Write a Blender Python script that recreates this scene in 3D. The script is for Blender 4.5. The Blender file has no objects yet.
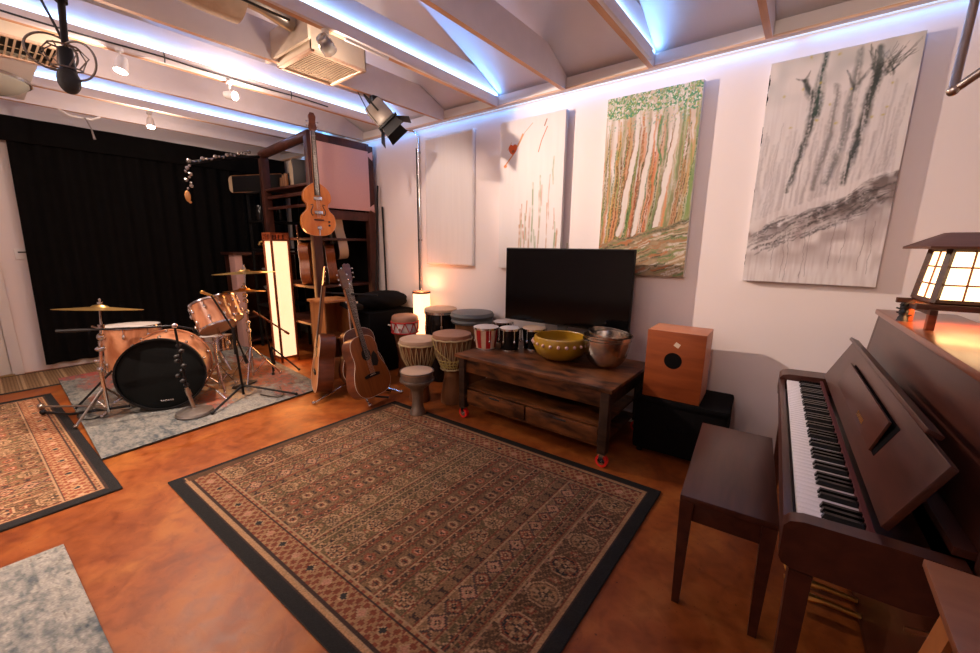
import bpy, bmesh, math, random
import numpy as np
from mathutils import Matrix, Vector, Euler
random.seed(7); rng = np.random.default_rng(5)
PI = math.pi
sc = bpy.context.scene
COL = sc.collection

# ------------------------------------------------------------------ materials
def nt(name):
    m = bpy.data.materials.new(name); m.use_nodes = True
    return m, m.node_tree.nodes, m.node_tree.links, m.node_tree.nodes['Principled BSDF']
def mat(name, col, rough=.6, metal=0., var=.0, scale=20., bump=0., coat=0., coords='Object', trans=0., spec=None):
    m, N, L, b = nt(name)
    b.inputs['Base Color'].default_value = (*col, 1); b.inputs['Roughness'].default_value = rough
    b.inputs['Metallic'].default_value = metal; b.inputs['Coat Weight'].default_value = coat
    b.inputs['Transmission Weight'].default_value = trans
    if spec is not None: b.inputs['Specular IOR Level'].default_value = spec
    if var or bump:
        tc = N.new('ShaderNodeTexCoord'); n = N.new('ShaderNodeTexNoise')
        n.inputs['Scale'].default_value = scale; n.inputs['Detail'].default_value = 5
        L.new(tc.outputs[coords], n.inputs['Vector'])
        if var:
            r = N.new('ShaderNodeMix'); r.data_type = 'RGBA'
            r.inputs[6].default_value = (*[c*(1-var) for c in col], 1)
            r.inputs[7].default_value = (*[min(1, c*(1+var)) for c in col], 1)
            L.new(n.outputs['Fac'], r.inputs[0]); L.new(r.outputs[2], b.inputs['Base Color'])
        if bump:
            bp = N.new('ShaderNodeBump'); bp.inputs['Strength'].default_value = bump; bp.inputs['Distance'].default_value = .01
            L.new(n.outputs['Fac'], bp.inputs['Height']); L.new(bp.outputs['Normal'], b.inputs['Normal'])
    return m
def wood(name, c1, c2, rough=.4, scale=(3, 30, 30), coat=0., detail=6):
    m, N, L, b = nt(name)
    tc = N.new('ShaderNodeTexCoord'); mp = N.new('ShaderNodeMapping'); mp.inputs['Scale'].default_value = scale
    n = N.new('ShaderNodeTexNoise'); n.inputs['Scale'].default_value = 1.6; n.inputs['Detail'].default_value = detail
    n.inputs['Distortion'].default_value = .6
    r = N.new('ShaderNodeValToRGB'); r.color_ramp.elements[0].color = (*c1, 1); r.color_ramp.elements[1].color = (*c2, 1)
    r.color_ramp.elements[0].position = .32; r.color_ramp.elements[1].position = .68
    L.new(tc.outputs['Object'], mp.inputs['Vector']); L.new(mp.outputs['Vector'], n.inputs['Vector'])
    L.new(n.outputs['Fac'], r.inputs[0]); L.new(r.outputs[0], b.inputs['Base Color'])
    b.inputs['Roughness'].default_value = rough; b.inputs['Coat Weight'].default_value = coat
    b.inputs['Coat Roughness'].default_value = .25; b.inputs['Specular IOR Level'].default_value = .32
    return m
def emit(name, col, strength, base=(.8, .8, .8), var=0.):
    m, N, L, b = nt(name)
    b.inputs['Base Color'].default_value = (*base, 1)
    b.inputs['Emission Color'].default_value = (*col, 1); b.inputs['Emission Strength'].default_value = strength
    if var:
        tc = N.new('ShaderNodeTexCoord'); n = N.new('ShaderNodeTexNoise'); n.inputs['Scale'].default_value = 60
        mr = N.new('ShaderNodeMapRange'); mr.inputs[3].default_value = strength*(1-var); mr.inputs[4].default_value = strength*(1+var)
        L.new(tc.outputs['Object'], n.inputs['Vector']); L.new(n.outputs['Fac'], mr.inputs[0]); L.new(mr.outputs[0], b.inputs['Emission Strength'])
    return m
def attr_mat(name, rough=.9, bump=0.):
    m, N, L, b = nt(name)
    a = N.new('ShaderNodeAttribute'); a.attribute_name = 'Col'
    L.new(a.outputs['Color'], b.inputs['Base Color']); b.inputs['Roughness'].default_value = rough
    b.inputs['Specular IOR Level'].default_value = .2
    if bump:
        tc = N.new('ShaderNodeTexCoord'); n = N.new('ShaderNodeTexNoise'); n.inputs['Scale'].default_value = 220
        bp = N.new('ShaderNodeBump'); bp.inputs['Strength'].default_value = bump; bp.inputs['Distance'].default_value = .004
        L.new(tc.outputs['Object'], n.inputs['Vector']); L.new(n.outputs['Fac'], bp.inputs['Height']); L.new(bp.outputs['Normal'], b.inputs['Normal'])
    return m

def floor_mat():
    m, N, L, b = nt('stained_floor')
    tc = N.new('ShaderNodeTexCoord')
    def noise(s, d=6, dist=0.):
        n = N.new('ShaderNodeTexNoise'); n.inputs['Scale'].default_value = s; n.inputs['Detail'].default_value = d
        n.inputs['Distortion'].default_value = dist; L.new(tc.outputs['Object'], n.inputs['Vector']); return n
    n1 = noise(2.6, 12, 1.2); n2 = noise(14, 10, .6); n3 = noise(70, 3)
    r = N.new('ShaderNodeValToRGB'); e = r.color_ramp.elements
    e[0].position = .3; e[0].color = (.17, .036, .007, 1); e[1].position = .7; e[1].color = (.33, .105, .022, 1)
    x = e.new(.5); x.color = (.26, .066, .013, 1)
    L.new(n1.outputs['Fac'], r.inputs[0])
    mx = N.new('ShaderNodeMix'); mx.data_type = 'RGBA'; mx.blend_type = 'MULTIPLY'; mx.inputs[0].default_value = .8
    r2 = N.new('ShaderNodeValToRGB'); r2.color_ramp.elements[0].position = .30; r2.color_ramp.elements[0].color = (.62, .52, .45, 1)
    r2.color_ramp.elements[1].position = .6; r2.color_ramp.elements[1].color = (1, 1, 1, 1)
    L.new(n2.outputs['Fac'], r2.inputs[0]); L.new(r.outputs[0], mx.inputs[6]); L.new(r2.outputs[0], mx.inputs[7])
    mx2 = N.new('ShaderNodeMix'); mx2.data_type = 'RGBA'; mx2.blend_type = 'MULTIPLY'; mx2.inputs[0].default_value = .75
    r3 = N.new('ShaderNodeValToRGB'); r3.color_ramp.elements[0].position = .27; r3.color_ramp.elements[0].color = (.16, .10, .08, 1)
    r3.color_ramp.elements[1].position = .31; r3.color_ramp.elements[1].color = (1, 1, 1, 1)
    L.new(n3.outputs['Fac'], r3.inputs[0]); L.new(mx.outputs[2], mx2.inputs[6]); L.new(r3.outputs[0], mx2.inputs[7])
    L.new(mx2.outputs[2], b.inputs['Base Color']); b.inputs['Specular IOR Level'].default_value = .18
    mr = N.new('ShaderNodeMapRange'); mr.inputs[3].default_value = .3; mr.inputs[4].default_value = .55
    L.new(n2.outputs['Fac'], mr.inputs[0]); L.new(mr.outputs[0], b.inputs['Roughness'])
    bp = N.new('ShaderNodeBump'); bp.inputs['Strength'].default_value = .15; bp.inputs['Distance'].default_value = .01
    L.new(n2.outputs['Fac'], bp.inputs['Height']); L.new(bp.outputs['Normal'], b.inputs['Normal'])
    return m

M = dict(
 floor=floor_mat(),
 wall=mat('wall_paint', (.80, .72, .71), .75, var=.03, scale=3, bump=.05),
 white=mat('white_paint', (.76, .72, .70), .55, var=.04, scale=6, bump=.05),
 door=mat('door_paint', (.74, .70, .66), .5, var=.02, scale=4),
 deck=mat('deck_paint', (.74, .69, .70), .8, var=.05, scale=5, bump=.1),
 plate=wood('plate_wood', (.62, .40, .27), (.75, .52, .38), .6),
 chord=mat('chord_paint', (.72, .64, .64), .7, var=.07, scale=12, bump=.12),
 joistedge=wood('orange_joist_edge', (.52, .26, .13), (.66, .37, .22), .65, (14, 1.2, 14)),  # orange-tan wood for the downward faces of the joists
 cream=mat('cream_paint', (.72, .60, .46), .6, var=.08, scale=14, bump=.1),
 duct=mat('duct_wrap', (.55, .43, .32), .8, var=.25, scale=16, bump=.5),
 blackcloth=mat('black_velvet', (.006, .0056, .0058), .95, var=.3, scale=10, bump=.2, spec=.05),
 black=mat('black_plastic', (.007, .0065, .007), .5, var=.1, scale=30, spec=.25),
 blackgloss=mat('black_gloss', (.004, .004, .0045), .15, spec=.35),
 blacksat=mat('black_satin', (.010, .0095, .010), .4, spec=.3),
 blackbag=mat('black_nylon', (.005, .0045, .0048), .9, var=.3, scale=40, bump=.3, spec=.08),
 drumhead_black=mat('black_drum_head', (.004, .0048, .005), .7, spec=.15),
 dark=mat('dark_grey', (.020, .018, .018), .5, var=.2),
 charcoal=mat('mic_mesh', (.03, .03, .032), .6, metal=.3, var=.4, scale=300, bump=.5),
 chrome=mat('chrome', (.72, .70, .70), .14, metal=1),
 nickel=mat('brushed_nickel', (.50, .44, .38), .3, metal=1, var=.1, scale=60),
 steel=mat('stainless_steel', (.62, .57, .52), .2, metal=1, var=.05, scale=30),
 iron=mat('grey_iron', (.20, .17, .15), .5, metal=.8, var=.3, scale=30, bump=.2),
 brass=mat('cymbal_brass', (.62, .38, .12), .3, metal=1, var=.15, scale=25),
 gold=mat('gold', (.75, .45, .12), .3, metal=1),
 silver=mat('hammered_silver', (.30, .26, .225), .38, metal=.85, var=.25, scale=40, bump=.3),
 copper=wood('copper_pearl_wrap', (.34, .11, .045), (.80, .38, .20), .28, (5, 5, 3), .6, 3),
 skin=mat('drum_skin', (.50, .34, .23), .6, var=.2, scale=14),
 skin2=mat('tan_drum_skin', (.34, .17, .10), .6, var=.25, scale=14),
 skinw=mat('white_drum_head', (.62, .56, .52), .5, var=.06, scale=20),
 djwood=wood('carved_drum_wood', (.10, .032, .014), (.24, .085, .035), .5, (6, 6, 2)),
 djtan=wood('tan_drum_wood', (.17, .070, .028), (.28, .13, .055), .5, (8, 8, 2)),
 rope=mat('tan_rope', (.50, .38, .20), .85, var=.25, scale=80, bump=.3),
 rope_y=mat('yellow_rope', (.58, .45, .14), .85, var=.2, scale=80),
 redrope=mat('red_rope', (.55, .02, .02), .7, var=.2, scale=50),
 red=mat('red_paint', (.42, .012, .012), .35),
 redwheel=mat('red_wheel_rubber', (.75, .02, .015), .4),
 creamp=mat('cream_lacquer', (.72, .55, .38), .4),
 slate=mat('slate_vinyl', (.10, .115, .12), .5, var=.15),
 mustard=mat('mustard_glaze', (.34, .19, .012), .35, var=.15, scale=12, coat=.4),
 gem=mat('pink_gem', (.60, .38, .36), .3, var=.2, scale=50),
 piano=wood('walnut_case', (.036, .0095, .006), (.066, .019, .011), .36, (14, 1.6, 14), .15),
 pianotop=wood('walnut_lantern_lit', (.10, .022, .007), (.20, .050, .015), .28, (14, 1.6, 14), .4),  # case walnut brightened and reddened to carry the lantern's light
 ivory=mat('white_key', (.80, .76, .76), .25),
 felt=mat('red_felt', (.08, .01, .01), .95),
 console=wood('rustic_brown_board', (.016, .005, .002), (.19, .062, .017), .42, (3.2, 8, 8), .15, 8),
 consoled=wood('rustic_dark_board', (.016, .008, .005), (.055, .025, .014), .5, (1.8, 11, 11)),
 cajon=wood('cajon_wood', (.20, .040, .010), (.33, .080, .020), .4, (1.5, 1.5, 9), .2),
 cajonl=wood('cajon_side_wood', (.50, .18, .085), (.60, .25, .13), .45, (1.5, 1.5, 9)),
 rack=wood('dark_red_timber', (.028, .009, .007), (.085, .026, .016), .45, (6, 6, 2)),
 oak=wood('orange_oak', (.34, .12, .035), (.52, .22, .075), .4, (5, 5, 1.5), .2),
 ply_shaded=wood('shaded_plywood', (.20, .075, .035), (.30, .12, .06), .45, (2, 9, 9), .2),  # plywood with the shade of the dim corner put into its colour
 ledw=emit('dim_led_strip', (.35, .62, 1.), .7),
 ply=wood('plywood', (.46, .24, .12), (.60, .34, .19), .45, (2, 9, 9), .2),
 spruce=wood('guitar_top_spruce', (.21, .052, .009), (.31, .085, .016), .3, (40, 40, 1.5), .5),
 mahog=wood('guitar_side_mahogany', (.065, .016, .006), (.14, .036, .013), .3, (4, 4, 12), .6),
 bassw=wood('amber_flame_maple', (.50, .13, .018), (.66, .22, .036), .25, (10, 10, 3), .8),
 rosew=wood('rosewood', (.020, .010, .007), (.055, .026, .016), .4),
 neck=wood('neck_wood', (.22, .08, .03), (.34, .14, .055), .35, (8, 8, 2), .4),
 plateplastic=mat('cream_plastic', (.72, .62, .50), .4),
 pinkpanel=mat('pink_fabric', (.62, .37, .33), .85, var=.04, scale=60, bump=.1),
 string=mat('string_steel', (.6, .55, .5), .3, metal=1),
 lampwood=wood('lamp_dark_wood', (.030, .010, .006), (.075, .025, .012), .45),
 redwood=wood('lantern_red_wood', (.16, .035, .012), (.26, .06, .02), .4),
 roofw=wood('lantern_roof', (.085, .032, .018), (.14, .055, .030), .6, (3, 60, 3)),
 paper=emit('lit_rice_paper', (1., .60, .33), 1.3, (.8, .6, .4), .12),
 paper2=emit('lit_lantern_paper', (1., .62, .30), 3.6, (.8, .6, .4)),
 paper3=emit('lit_shade_paper', (1., .48, .22), 3.0, (.8, .6, .4)),
 bulb=emit('lit_bulb', (1., .80, .52), 90.),
 bulb2=emit('lit_small_bulb', (1., .80, .55), 25.),
 led=emit('led_strip', (.50, .72, 1.), 3.0),
 ledg=emit('led_strip_green', (.1, .9, .5), 3.),
 glassy=mat('clear_glass', (.85, .82, .80), .1, trans=.7),
 opal=mat('opal_glass', (.55, .55, .48), .25, coat=.3),
 metalwhite=mat('white_enamel', (.78, .74, .72), .35),
 screen=mat('tv_screen', (.0015, .0015, .002), .10, spec=.25),
 lampsil=mat('stage_light_grey', (.36, .32, .28), .35, metal=.6, var=.1, scale=30),
 crystal=mat('crystal_bead', (.32, .28, .27), .08, metal=.5, trans=.3),
 amber=mat('amber_shell', (.60, .26, .08), .25, trans=.2),
 books=mat('cream_card', (.55, .42, .28), .6),
 threshold=mat('brass_threshold', (.45, .28, .10), .35, metal=.8),
 rugbase=mat('rug_backing', (.03, .028, .025), .95),
 rug=attr_mat('woven_rug', .95, .5), painting=attr_mat('painted_canvas', .7, .15),
 canvas_side=mat('canvas_edge', (.74, .70, .69), .8, var=.03),
 wire=mat('black_cable', (.012, .011, .011), .5),
)

# ------------------------------------------------------------------ mesh builder
def Rm(rx=0, ry=0, rz=0): return Euler((rx, ry, rz)).to_matrix().to_4x4()
def align(d):                       # matrix that turns +Z onto d
    return Vector(d).normalized().to_track_quat('Z', 'Y').to_matrix().to_4x4()
class B:
    def __init__(s): s.bm = bmesh.new()
    def _new(s, vs, fs, mx=None, smooth=False):
        vv = [s.bm.verts.new((mx @ Vector(v)) if mx else v) for v in vs]
        for f in fs:
            try:
                fc = s.bm.faces.new([vv[i] for i in f]); fc.smooth = smooth
            except ValueError: pass
        return s
    def box(s, c, size, bev=0., mx=None, rot=None):
        x, y, z = [d/2 for d in size]
        t = bmesh.new(); bmesh.ops.create_cube(t, size=1)
        for v in t.verts: v.co = Vector((v.co.x*size[0], v.co.y*size[1], v.co.z*size[2]))
        if bev: bmesh.ops.bevel(t, geom=t.edges[:], offset=min(bev, min(size)*.45), segments=2, affect='EDGES', profile=.6)
        m = Matrix.Translation(c) @ (Rm(*rot) if rot else Matrix())
        if mx: m = mx @ m
        t.verts.index_update()
        s._new([m @ v.co for v in t.verts], [[v.index for v in f.verts] for f in t.faces]); t.free()
        return s
    def cyl(s, p0, p1, r0, r1=None, seg=16, mx=None, cap=True):
        r1 = r0 if r1 is None else r1; p0 = Vector(p0); p1 = Vector(p1)
        A = align(p1-p0).to_3x3(); vs = []
        for p, r in ((p0, r0), (p1, r1)):
            for i in range(seg):
                a = 2*PI*i/seg; vs.append(p + A @ Vector((r*math.cos(a), r*math.sin(a), 0)))
        s._new(vs, [[i, (i+1) % seg, seg+(i+1) % seg, seg+i] for i in range(seg)], mx, True)
        if cap:
            s._new(vs[:seg], [list(range(seg))[::-1]], mx); s._new(vs[seg:], [list(range(seg))], mx)
        return s
    def lathe(s, prof, mx=None, seg=40, sx=1., sy=1., wob=None):
        vs = []; fs = []; n = len(prof)
        for j, (r, z) in enumerate(prof):
            for i in range(seg):
                a = 2*PI*i/seg; rr = r*(1+(wob(a, z) if wob else 0)); vs.append((rr*math.cos(a)*sx, rr*math.sin(a)*sy, z))
        for j in range(n-1):
            for i in range(seg):
                k = (i+1) % seg; fs.append([j*seg+i, j*seg+k, (j+1)*seg+k, (j+1)*seg+i])
        fs = [f for f in fs]
        s._new(vs, fs, mx, True)
        return s
    def disc(s, c, r, mx=None, seg=40, flip=False):
        vs = [(c[0]+r*math.cos(2*PI*i/seg), c[1]+r*math.sin(2*PI*i/seg), c[2]) for i in range(seg)]
        return s._new(vs, [list(range(seg))[::-1 if flip else 1]], mx)
    def tube(s, pts, r, seg=8, closed=False, mx=None, rs=None):
        P = [Vector(p) for p in pts]; n = len(P); vs = []; fs = []
        up = Vector((0, 0, 1)); prev = None
        for i, p in enumerate(P):
            a = P[(i-1) % n] if (closed or i > 0) else p; b = P[(i+1) % n] if (closed or i < n-1) else p
            t = (b-a).normalized() if (b-a).length > 1e-9 else Vector((0, 0, 1))
            if prev is None:
                ref = Vector((1, 0, 0)) if abs(t.z) > .9 else up
                u = t.cross(ref).normalized()
            else:
                u = (prev - t*prev.dot(t)); u = u.normalized() if u.length > 1e-6 else t.orthogonal().normalized()
            prev = u; w = t.cross(u); rr = rs[i] if rs else r
            for k in range(seg):
                q = 2*PI*k/seg; vs.append(p + (u*math.cos(q)+w*math.sin(q))*rr)
        m = n if closed else n-1
        for i in range(m):
            for k in range(seg):
                k2 = (k+1) % seg; j = (i+1) % n
                fs.append([i*seg+k, i*seg+k2, j*seg+k2, j*seg+k])
        s._new(vs, fs, mx, True)
        if not closed:
            s._new(vs[:seg], [list(range(seg))[::-1]], mx); s._new(vs[-seg:], [list(range(seg))], mx)
        return s
    def prism(s, out, d0, d1, mx=None, smooth=False):   # outline in local XZ, extruded along Y d0..d1
        n = len(out); vs = [(x, d0, z) for x, z in out]+[(x, d1, z) for x, z in out]
        s._new(vs, [[i, (i+1) % n, n+(i+1) % n, n+i] for i in range(n)], mx, smooth)
        s._new(vs[:n], [list(range(n))[::-1]], mx); s._new(vs[n:], [list(range(n))], mx)
        return s
    def ball(s, c, r, seg=14, sc=(1, 1, 1), mx=None):
        prof = [(max(1e-4, r*math.sin(PI*i/seg)), -r*math.cos(PI*i/seg)) for i in range(seg+1)]
        m = Matrix.Translation(c) @ Matrix.Diagonal((*sc, 1))
        return s.lathe(prof, (mx @ m) if mx else m, seg=seg+4)
def finish(bm):
    bmesh.ops.remove_doubles(bm, verts=bm.verts[:], dist=1e-5)
    bmesh.ops.recalc_face_normals(bm, faces=bm.faces[:])
def mkobj(name, b, m, parent=None, mx=None):
    finish(b.bm)
    if mx is not None: bmesh.ops.transform(b.bm, matrix=mx, verts=b.bm.verts[:])
    me = bpy.data.meshes.new(name); b.bm.to_mesh(me); b.bm.free()
    me.set_sharp_from_angle(angle=.7)
    me.materials.append(M[m] if isinstance(m, str) else m)
    o = bpy.data.objects.new(name, me); COL.objects.link(o)
    if parent: o.parent = parent
    return o
class T:
    """a thing: an Empty at its base with parts below it"""
    def __init__(s, name, label, cat, loc=(0, 0, 0), rot=(0, 0, 0), group=None, kind=None):
        if not isinstance(rot, (tuple, list)): rot = (0, 0, rot)
        s.o = bpy.data.objects.new(name, None); COL.objects.link(s.o)
        s.o.location = loc; s.o.rotation_euler = rot; s.o.empty_display_size = .1
        if label: s.o['label'] = label; s.o['category'] = cat
        if group: s.o['group'] = group
        if kind: s.o['kind'] = kind
        s.inv = (Matrix.Translation(loc) @ Rm(*rot)).inverted()
    def p(s, name, b, m, parent=None, world=False, label=None):
        o = mkobj(name, b, m, parent or s.o, s.inv if world else None)
        if label: o['label'] = label
        return o
def solo(name, label, cat, b, m, group=None, loc=None):
    """a thing of one mesh; geometry given in world space, origin moved to loc"""
    o = mkobj(name, b, m, None, Matrix.Translation([-c for c in loc]) if loc else None)
    if loc: o.location = loc
    o['label'] = label; o['category'] = cat
    if group: o['group'] = group
    return o
def struct(name, b, m, parent=None):
    o = mkobj(name, b, m, parent)
    if not parent: o['kind'] = 'structure'
    return o
def kids(o): return [c for c in bpy.data.objects if c.parent == o]
def dup(root, loc, rot=None, label=None, group=None):
    r = root.copy(); COL.objects.link(r); r.location = loc
    if rot is not None: r.rotation_euler = rot
    if label: r['label'] = label
    if group: r['group'] = group
    for ch in kids(root):
        c = ch.copy(); COL.objects.link(c); c.parent = r
        for g in kids(ch):
            d = g.copy(); COL.objects.link(d); d.parent = c
    return r
def light(name, kind, loc, power, col, parent=None, **k):
    l = bpy.data.lights.new(name, kind); l.energy = power; l.color = col
    tgt = k.pop('target', None); rt_ = k.pop('rot', None)
    for a, v in k.items(): setattr(l, a, v)
    o = bpy.data.objects.new(name, l); COL.objects.link(o); o.location = loc
    if tgt is not None: o.rotation_euler = (Vector(tgt)-Vector(loc)).to_track_quat('-Z', 'Y').to_euler()
    if rt_ is not None: o.rotation_euler = rt_
    if parent:
        o.parent = parent; o.matrix_parent_inverse = (Matrix.Translation(parent.location) @ parent.rotation_euler.to_matrix().to_4x4()).inverted()
    return o

def sheet(name, quad, nx, ny, fn, m, base_m=None, thick=.01, parent=None):
    """quad corners (u0v0, u1v0, u1v1, u0v1); fn(u, v) -> rgb array; a thick panel with coloured woven or painted face"""
    q = np.array(quad, float); u = np.linspace(0, 1, nx); v = np.linspace(0, 1, ny); U, V = np.meshgrid(u, v)
    P = (q[0][None, None]*((1-U)*(1-V))[..., None]+q[1]*(U*(1-V))[..., None]+q[2]*(U*V)[..., None]+q[3]*((1-U)*V)[..., None])
    nrm = np.cross(q[1]-q[0], q[3]-q[0]); nrm /= np.linalg.norm(nrm)
    C = fn(U, V); n0 = nx*ny
    idx = np.arange(n0).reshape(ny, nx)
    F = np.stack([idx[:-1, :-1], idx[:-1, 1:], idx[1:, 1:], idx[1:, :-1]], -1).reshape(-1, 4)
    ring = np.concatenate([idx[0, :], idx[1:, -1], idx[-1, -2::-1], idx[-2:0:-1, 0]])
    Vt = P.reshape(-1, 3); low = Vt[ring]-nrm*thick; nr = len(ring)
    k = np.arange(nr); S = np.stack([ring[k], n0+k, n0+(k+1) % nr, ring[(k+1) % nr]], -1)
    Va = np.concatenate([Vt, low]); Fa = np.concatenate([F, S])
    corner = [0, nx-1, nx-1+ny-1, 2*(nx-1)+ny-1]
    back = np.array([[n0+corner[3], n0+corner[2], n0+corner[1], n0+corner[0]]])
    Fa = np.concatenate([Fa, back])
    me = bpy.data.meshes.new(name); me.vertices.add(len(Va)); me.vertices.foreach_set('co', Va.ravel())
    me.loops.add(Fa.size); me.loops.foreach_set('vertex_index', Fa.ravel().astype(np.int32))
    me.polygons.add(len(Fa)); me.polygons.foreach_set('loop_start', np.arange(0, Fa.size, 4, dtype=np.int32))
    mi = np.zeros(len(Fa), np.int32); mi[len(F):] = 1
    me.materials.append(M[m]); me.materials.append(M[base_m or m]); me.polygons.foreach_set('material_index', mi)
    me.update(calc_edges=True)
    a = me.color_attributes.new('Col', 'FLOAT_COLOR', 'POINT')
    ca = np.ones((len(Va), 4), np.float32); ca[:n0, :3] = np.clip(C.reshape(-1, 3), 0, 1); ca[n0:, :3] = ca[ring, :3]
    a.data.foreach_set('color', ca.ravel())
    o = bpy.data.objects.new(name, me); COL.objects.link(o)
    if parent: o.parent = parent
    return o
# ------------------------------------------------------------------ camera
r_ = None
def make_camera():
    f, yaw, pitch, roll = 399.994, .663985, .200161, .0115096
    fw = Vector((-math.sin(yaw)*math.cos(pitch), math.cos(yaw)*math.cos(pitch), -math.sin(pitch)))
    r = Vector((math.cos(yaw), math.sin(yaw), 0)); u = r.cross(fw)
    r2 = r*math.cos(roll)+u*math.sin(roll); u2 = -r*math.sin(roll)+u*math.cos(roll)
    c = bpy.data.cameras.new('camera'); o = bpy.data.objects.new('camera', c); COL.objects.link(o)
    m = Matrix((r2, u2, -fw)).transposed().to_4x4(); m.translation = (0, 0, 1.45)
    o.matrix_world = m; c.sensor_width = 36; c.lens = f/980*36; c.clip_start = .02; c.clip_end = 100
    sc.camera = o
make_camera()

# ------------------------------------------------------------------ the room
XL, XR, YB, YF, H = -6.70, 2.30, 3.24, -4.30, 2.70
SL = .38; RIDGE = (YB+YF)/2
def deck_z(y): return 2.80+SL*((YB-y) if y > RIDGE else (y-YF))
struct('floor', B().box(((XL+XR)/2, (YB+YF)/2, -.05), (XR-XL+.4, YB-YF+.4, .1)), 'floor')
struct('wall_back', B().box(((XL+XR)/2, YB+.06, 1.4), (XR-XL+.4, .12, 2.8)), 'wall')
def gable(x0, x1):
    zr = deck_z(RIDGE)
    vs = []; out = [(YF, 0), (YB, 0), (YB, 2.82), (RIDGE, zr+.02), (YF, 2.82)]
    vs = [(x0, y, z) for y, z in out]+[(x1, y, z) for y, z in out]; n = 5
    b = B(); b._new(vs, [[i, (i+1) % n, n+(i+1) % n, n+i] for i in range(n)]+[list(range(n))[::-1], list(range(n, 2*n))]); return b
struct('wall_left', gable(XL-.12, XL), 'wall')
struct('wall_right', gable(XR, XR+.12), 'wall')
struct('wall_front', B().box(((XL+XR)/2, YF-.06, 1.4), (XR-XL+.4, .12, 2.8)), 'wall')
b = B()
for y0, y1 in ((YB+.12, RIDGE), (RIDGE, YF-.12)):
    z0 = deck_z(min(y0, YB) if y0 > RIDGE else y0) if y0 != YB+.12 else 2.80-SL*.12
    z1 = deck_z(y1) if y1 != YF-.12 else 2.80-SL*.12
    X0, X1 = XL-.15, XR+.15
    b._new([(X0, y0, z0), (X1, y0, z0), (X1, y1, z1), (X0, y1, z1), (X0, y0, z0+.04), (X1, y0, z0+.04), (X1, y1, z1+.04), (X0, y1, z1+.04)],
           [[0, 1, 2, 3], [4, 5, 6, 7], [0, 1, 5, 4], [2, 3, 7, 6], [1, 2, 6, 5], [0, 3, 7, 4]])
struct('ceiling', b, 'deck')
# wall plate under the rafters
struct('trim_1', B().box(((XL+XR)/2, YB-.024, 2.755), (XR-XL, .046, .078), bev=.004), 'white')
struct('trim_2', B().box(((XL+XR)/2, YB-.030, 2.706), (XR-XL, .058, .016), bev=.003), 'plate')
struct('baseboard_back', B().box(((XL+XR)/2, YB-.008, .05), (XR-XL, .016, .10), bev=.004), 'white')
struct('baseboard_left', B().box((XL+.008, 1.80, .05), (.016, 2.86, .10), bev=.004), 'white')

# ceiling joists: each one a beam that is cut off under the sloping deck
D_ = .235
def joist(x, w=.038):
    yt = YB-(2.70+D_-2.80)/SL-.02
    out = [(YB-.002, 2.79), (YB-.002, 2.795), (yt, 2.70+D_), (YF+(YB-yt), 2.70+D_), (YF+.05, 2.79), (YF+.05, 2.705)]
    out = [(YB-.052, 2.70), (YB-.052, 2.805), (yt, 2.70+D_), (YF+(YB-yt), 2.70+D_), (YF+.052, 2.805), (YF+.052, 2.70)]
    n = len(out); vs = [(-w/2, y, z-2.70) for y, z in out]+[(w/2, y, z-2.70) for y, z in out]
    b = B(); b._new(vs, [[i, (i+1) % n, n+(i+1) % n, n+i] for i in range(n)]+[list(range(n))[::-1], list(range(n, 2*n))])
    return b
JX = [.33-.695*k for k in range(-2, 10)]
jlab = {0: 'joist at the right end above the dark tree painting', 1: 'joist ending above the gap between the two tree paintings', 2: 'lit joist ending above the green and orange tree painting',
        3: 'joist ending above the gap left of the green tree painting', 4: 'lit joist ending above the heart painting, clear spotlight under it',
        5: 'joist above the blank canvas carrying the barn-door stage light', 6: 'lit joist with a black cable and two spotlights along it', 7: 'plain joist ending above the instrument rack',
        8: 'lit joist nearest the curtain wall, small spotlight under it', 9: 'last plain joist before the curtain wall',
        -1: 'joist beyond the right edge, nearest the piano', -2: 'joist over the right wall'}
joists = {}
for k, x in zip(range(-2, 10), JX):
    o = solo('ceiling_joist', 'long painted wooden ceiling '+jlab[k], 'beam', joist(x), 'chord', 'ceiling joists', None)
    o.location = (x, 0, 2.70); joists[k] = o
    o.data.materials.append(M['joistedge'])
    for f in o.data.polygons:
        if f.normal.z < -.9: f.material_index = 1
# LED strips standing on a ledger board on the side of every second joist
for k, x in ((2, JX[4]), (4, JX[6]), (6, JX[8]), (8, JX[10])):
    w = {2: 'above the green and orange tree painting', 4: 'above the heart painting and the ceiling vent', 6: 'above the black cable and the brightest spotlight', 8: 'closest to the black curtain'}[k]
    t = T('led_strip_light', 'LED strip on the joist '+w, 'light', (x+.0205, -1, 2.70), group='LED strips on the joists')
    t.p('ledger', B().box((.0125, .6, .035), (.025, 6.9, .07), bev=.002), 'chord')
    t.p('strip', B().box((.014, .6, .074), (.012, 6.8, .008)), 'led')
    if k == 8:
        t.p('strip', B().box((.014, 3.93, .0802), (.013, .35, .004)), 'ledg', label='green end of the LED strip')
    for yy in (-2.2, .2, 2.4):
        light('strip_glow', 'AREA', (x+.034, yy-.35, 2.785), 5.0, (.17, .44, 1.), t.o, shape='RECTANGLE', size=.012, size_y=2.25, rot=(0, PI-.25, 0))
# LED strip under the wall plate
t = T('led_strip_light', 'blue LED strip along the top of the picture wall under the wooden plate', 'light', (-2, YB-.012, 2.694), group='LED strips on the joists')
t.p('strip', B().box((0, .004, 0), (8.2, .008, .006)), 'ledw')
for i, xx in enumerate((-5.2, -3.2, -1.2, .8)):
    light('plate_glow', 'AREA', (xx, YB-.03, 2.688), 2.1, (.06, .38, 1.), t.o, shape='RECTANGLE', size=1.95, size_y=.012, rot=(-.15, 0, 0))

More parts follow.
